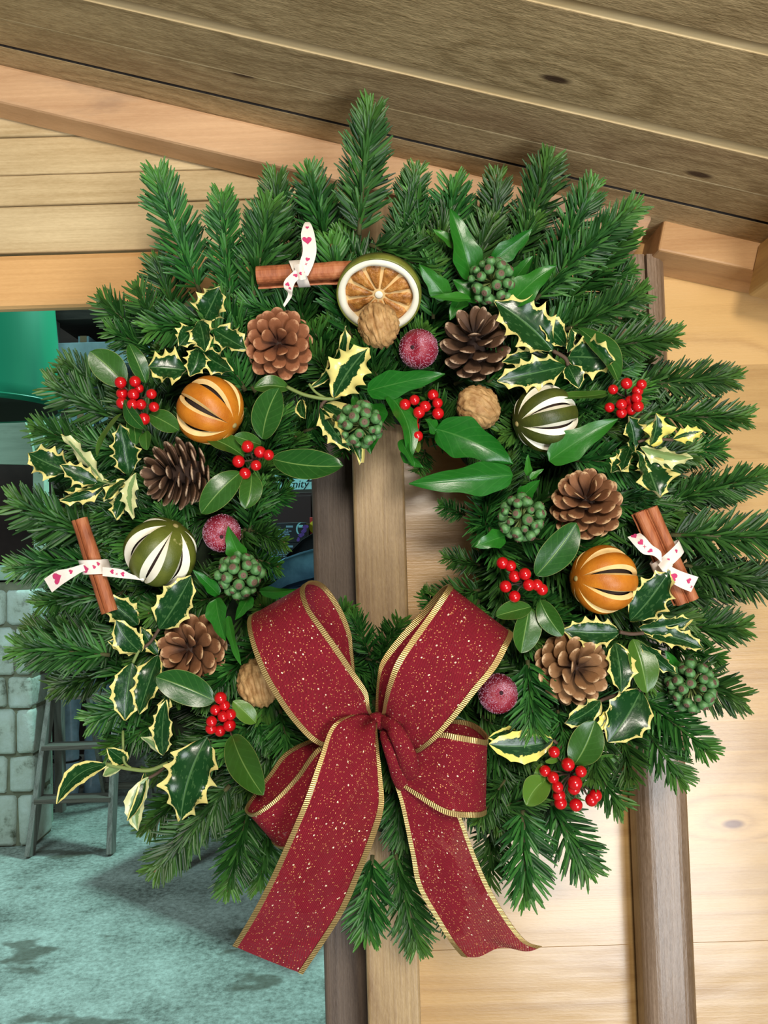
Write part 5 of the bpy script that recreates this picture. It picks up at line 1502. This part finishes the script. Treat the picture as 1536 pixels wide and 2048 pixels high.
def gather(a0, a1, amp, k=2.5):
    """pleats that fade away from the knot at both ends of a loop"""
    def f(s, v):
        return amp * math.sin(2 * PI * k * v + .6) * (1 - sstep(0, a0, s) + sstep(1 - a1, 1, s)) * math.sin(PI * v) ** .5
    return f
piece('loop', [(737, 1455, .556, 750, 1441, .558), (664, 1488, .538, 739, 1415, .540), (628, 1484, .530, 733, 1382, .532), (582, 1437, .524, 708, 1343, .522), (541, 1376, .521, 677, 1297, .518), (514, 1320, .522, 643, 1250, .519),
 (499, 1272, .527, 618, 1214, .524), (496, 1244, .540, 608, 1178, .536), (504, 1230, .556, 622, 1163, .552), (525, 1232, .572, 650, 1172, .570), (555, 1285, .584, 680, 1213, .582), (590, 1335, .590, 701, 1264, .588), (622, 1385, .592, 706, 1305, .588),
 (690, 1430, .585, 716, 1380, .582), (742, 1452, .570, 748, 1438, .570)], gather(.16, .16, .004))
piece('loop', [(757, 1440, .558, 772, 1456, .556), (765, 1424, .540, 822, 1503, .540), (770, 1398, .530, 858, 1490, .528), (777, 1366, .524, 908, 1438, .522), (792, 1325, .520, 955, 1380, .518), (822, 1279, .520, 992, 1336, .517),
 (862, 1224, .525, 1014, 1296, .521), (893, 1178, .536, 1024, 1274, .533), (896, 1170, .552, 1022, 1266, .550), (878, 1182, .568, 1008, 1284, .566), (841, 1226, .580, 985, 1325, .578), (797, 1275, .586, 935, 1380, .584), (764, 1320, .588, 880, 1420, .586),
 (755, 1360, .584, 810, 1430, .582), (752, 1435, .570, 764, 1452, .570)], gather(.16, .16, .004))
piece('small_loop', [(724, 1462, .562, 742, 1492, .562), (642, 1491, .545, 704, 1600, .548), (592, 1553, .538, 652, 1662, .541), (547, 1600, .536, 602, 1692, .540), (507, 1627, .540, 566, 1697, .544), (491, 1618, .552, 548, 1684, .556), (505, 1592, .564, 568, 1660, .568),
 (538, 1548, .570, 618, 1620, .574), (580, 1499, .574, 680, 1560, .577), (684, 1458, .570, 735, 1500, .572)], gather(.2, .2, .003))
piece('small_loop', [(765, 1452, .560, 768, 1484, .562), (826, 1480, .546, 796, 1560, .550), (880, 1466, .538, 840, 1597, .544), (916, 1470, .535, 892, 1628, .541), (950, 1476, .537, 938, 1634, .543), (971, 1480, .548, 964, 1632, .553), (973, 1470, .562, 970, 1622, .566),
 (952, 1450, .574, 942, 1600, .578), (920, 1440, .580, 890, 1560, .582), (850, 1440, .578, 820, 1520, .580), (772, 1448, .568, 778, 1482, .570)], gather(.25, .2, .0045))
piece('tail', [(748, 1446, .552, 752, 1440, .552), (700, 1436, .534, 754, 1462, .536), (662, 1456, .524, 758, 1502, .526), (640, 1514, .519, 764, 1556, .519), (611, 1597, .516, 767, 1612, .514), (573, 1686, .518, 752, 1668, .512), (539, 1762, .522, 720, 1748, .516),
 (501, 1834, .528, 682, 1830, .522), (467, 1889, .535, 606, 1946, .530)], lambda s, v: .003 * (1 - sstep(0, .35, s)) * math.sin(2 * PI * 1.6 * v) + .0016 * math.sin(7 * s + 2 * v))
piece('tail', [(756, 1446, .560, 768, 1448, .558), (768, 1490, .553, 838, 1516, .552), (783, 1548, .553, 888, 1568, .555), (801, 1606, .556, 920, 1630, .560), (822, 1707, .564, 949, 1707, .568), (835, 1771, .570, 979, 1775, .574), (873, 1839, .577, 1017, 1839, .580),
 (899, 1881, .582, 1051, 1881, .584), (924, 1911, .586, 1083, 1893, .586)], lambda s, v: .0035 * (1 - sstep(0, .4, s)) * math.sin(2 * PI * 1.4 * v + 1) + .003 * sstep(.8, 1, s) * math.sin(2 * PI * 1.5 * v))
# the twisted knot: rolled folds of the same ribbon
def fold(name, pts, rad, flat=.7):
    P = catmull([at(*p) for p in pts], 6); n = len(P); rows = []
    for i, p in enumerate(P):
        d = (P[min(i + 1, n - 1)] - P[max(i - 1, 0)]).normalized(); s_ = d.cross(TOW).normalized()
        f_ = i / (n - 1); r = rad[0] + (rad[1] - rad[0]) * f_
        r *= min(1, math.sin(PI * min(1, max(0, f_ * .92 + .08))) ** .5 + .25)
        rows.append([p + s_ * (math.cos(a) * r) + TOW * (math.sin(a) * r * flat) for a in [2 * PI * k / 20 for k in range(21)]])
    return grid_mesh(name, rows, BURLAP, bow)
fold('knot', [(742, 1452, .556), (752, 1440, .545), (766, 1446, .546), (776, 1462, .556)], (.0050, .0056))
fold('knot_fold', [(762, 1444, .542), (782, 1452, .533), (800, 1478, .530), (816, 1520, .536), (824, 1560, .548)], (.0040, .0075))
fold('knot_fold', [(768, 1462, .545), (778, 1492, .538), (792, 1530, .540), (806, 1580, .552)], (.0035, .0060))

# ------------------------------------------------------------------ groups of repeats
GROUPS = {'pine_cone': 'pine cones on the wreath', 'dried_orange': 'slit dried oranges on the wreath', 'dried_lime': 'slit dried limes on the wreath', 'walnut': 'walnuts on the wreath',
          'frosted_plum': 'frosted plums on the wreath', 'cinnamon_bundle': 'tied cinnamon pairs on the wreath', 'holly_sprig': 'variegated holly sprigs on the wreath', 'berry_sprig': 'red berry sprigs on the wreath',
          'ivy_sprig': 'ivy sprigs with green berries on the wreath', 'carton': 'pale cartons on the rack', 'sheet_roll': 'plastic rolls behind the ladder'}
for o in bpy.data.objects:
    g_ = GROUPS.get(o.name.split('.')[0])
    if g_ and o.parent is None: o['group'] = g_
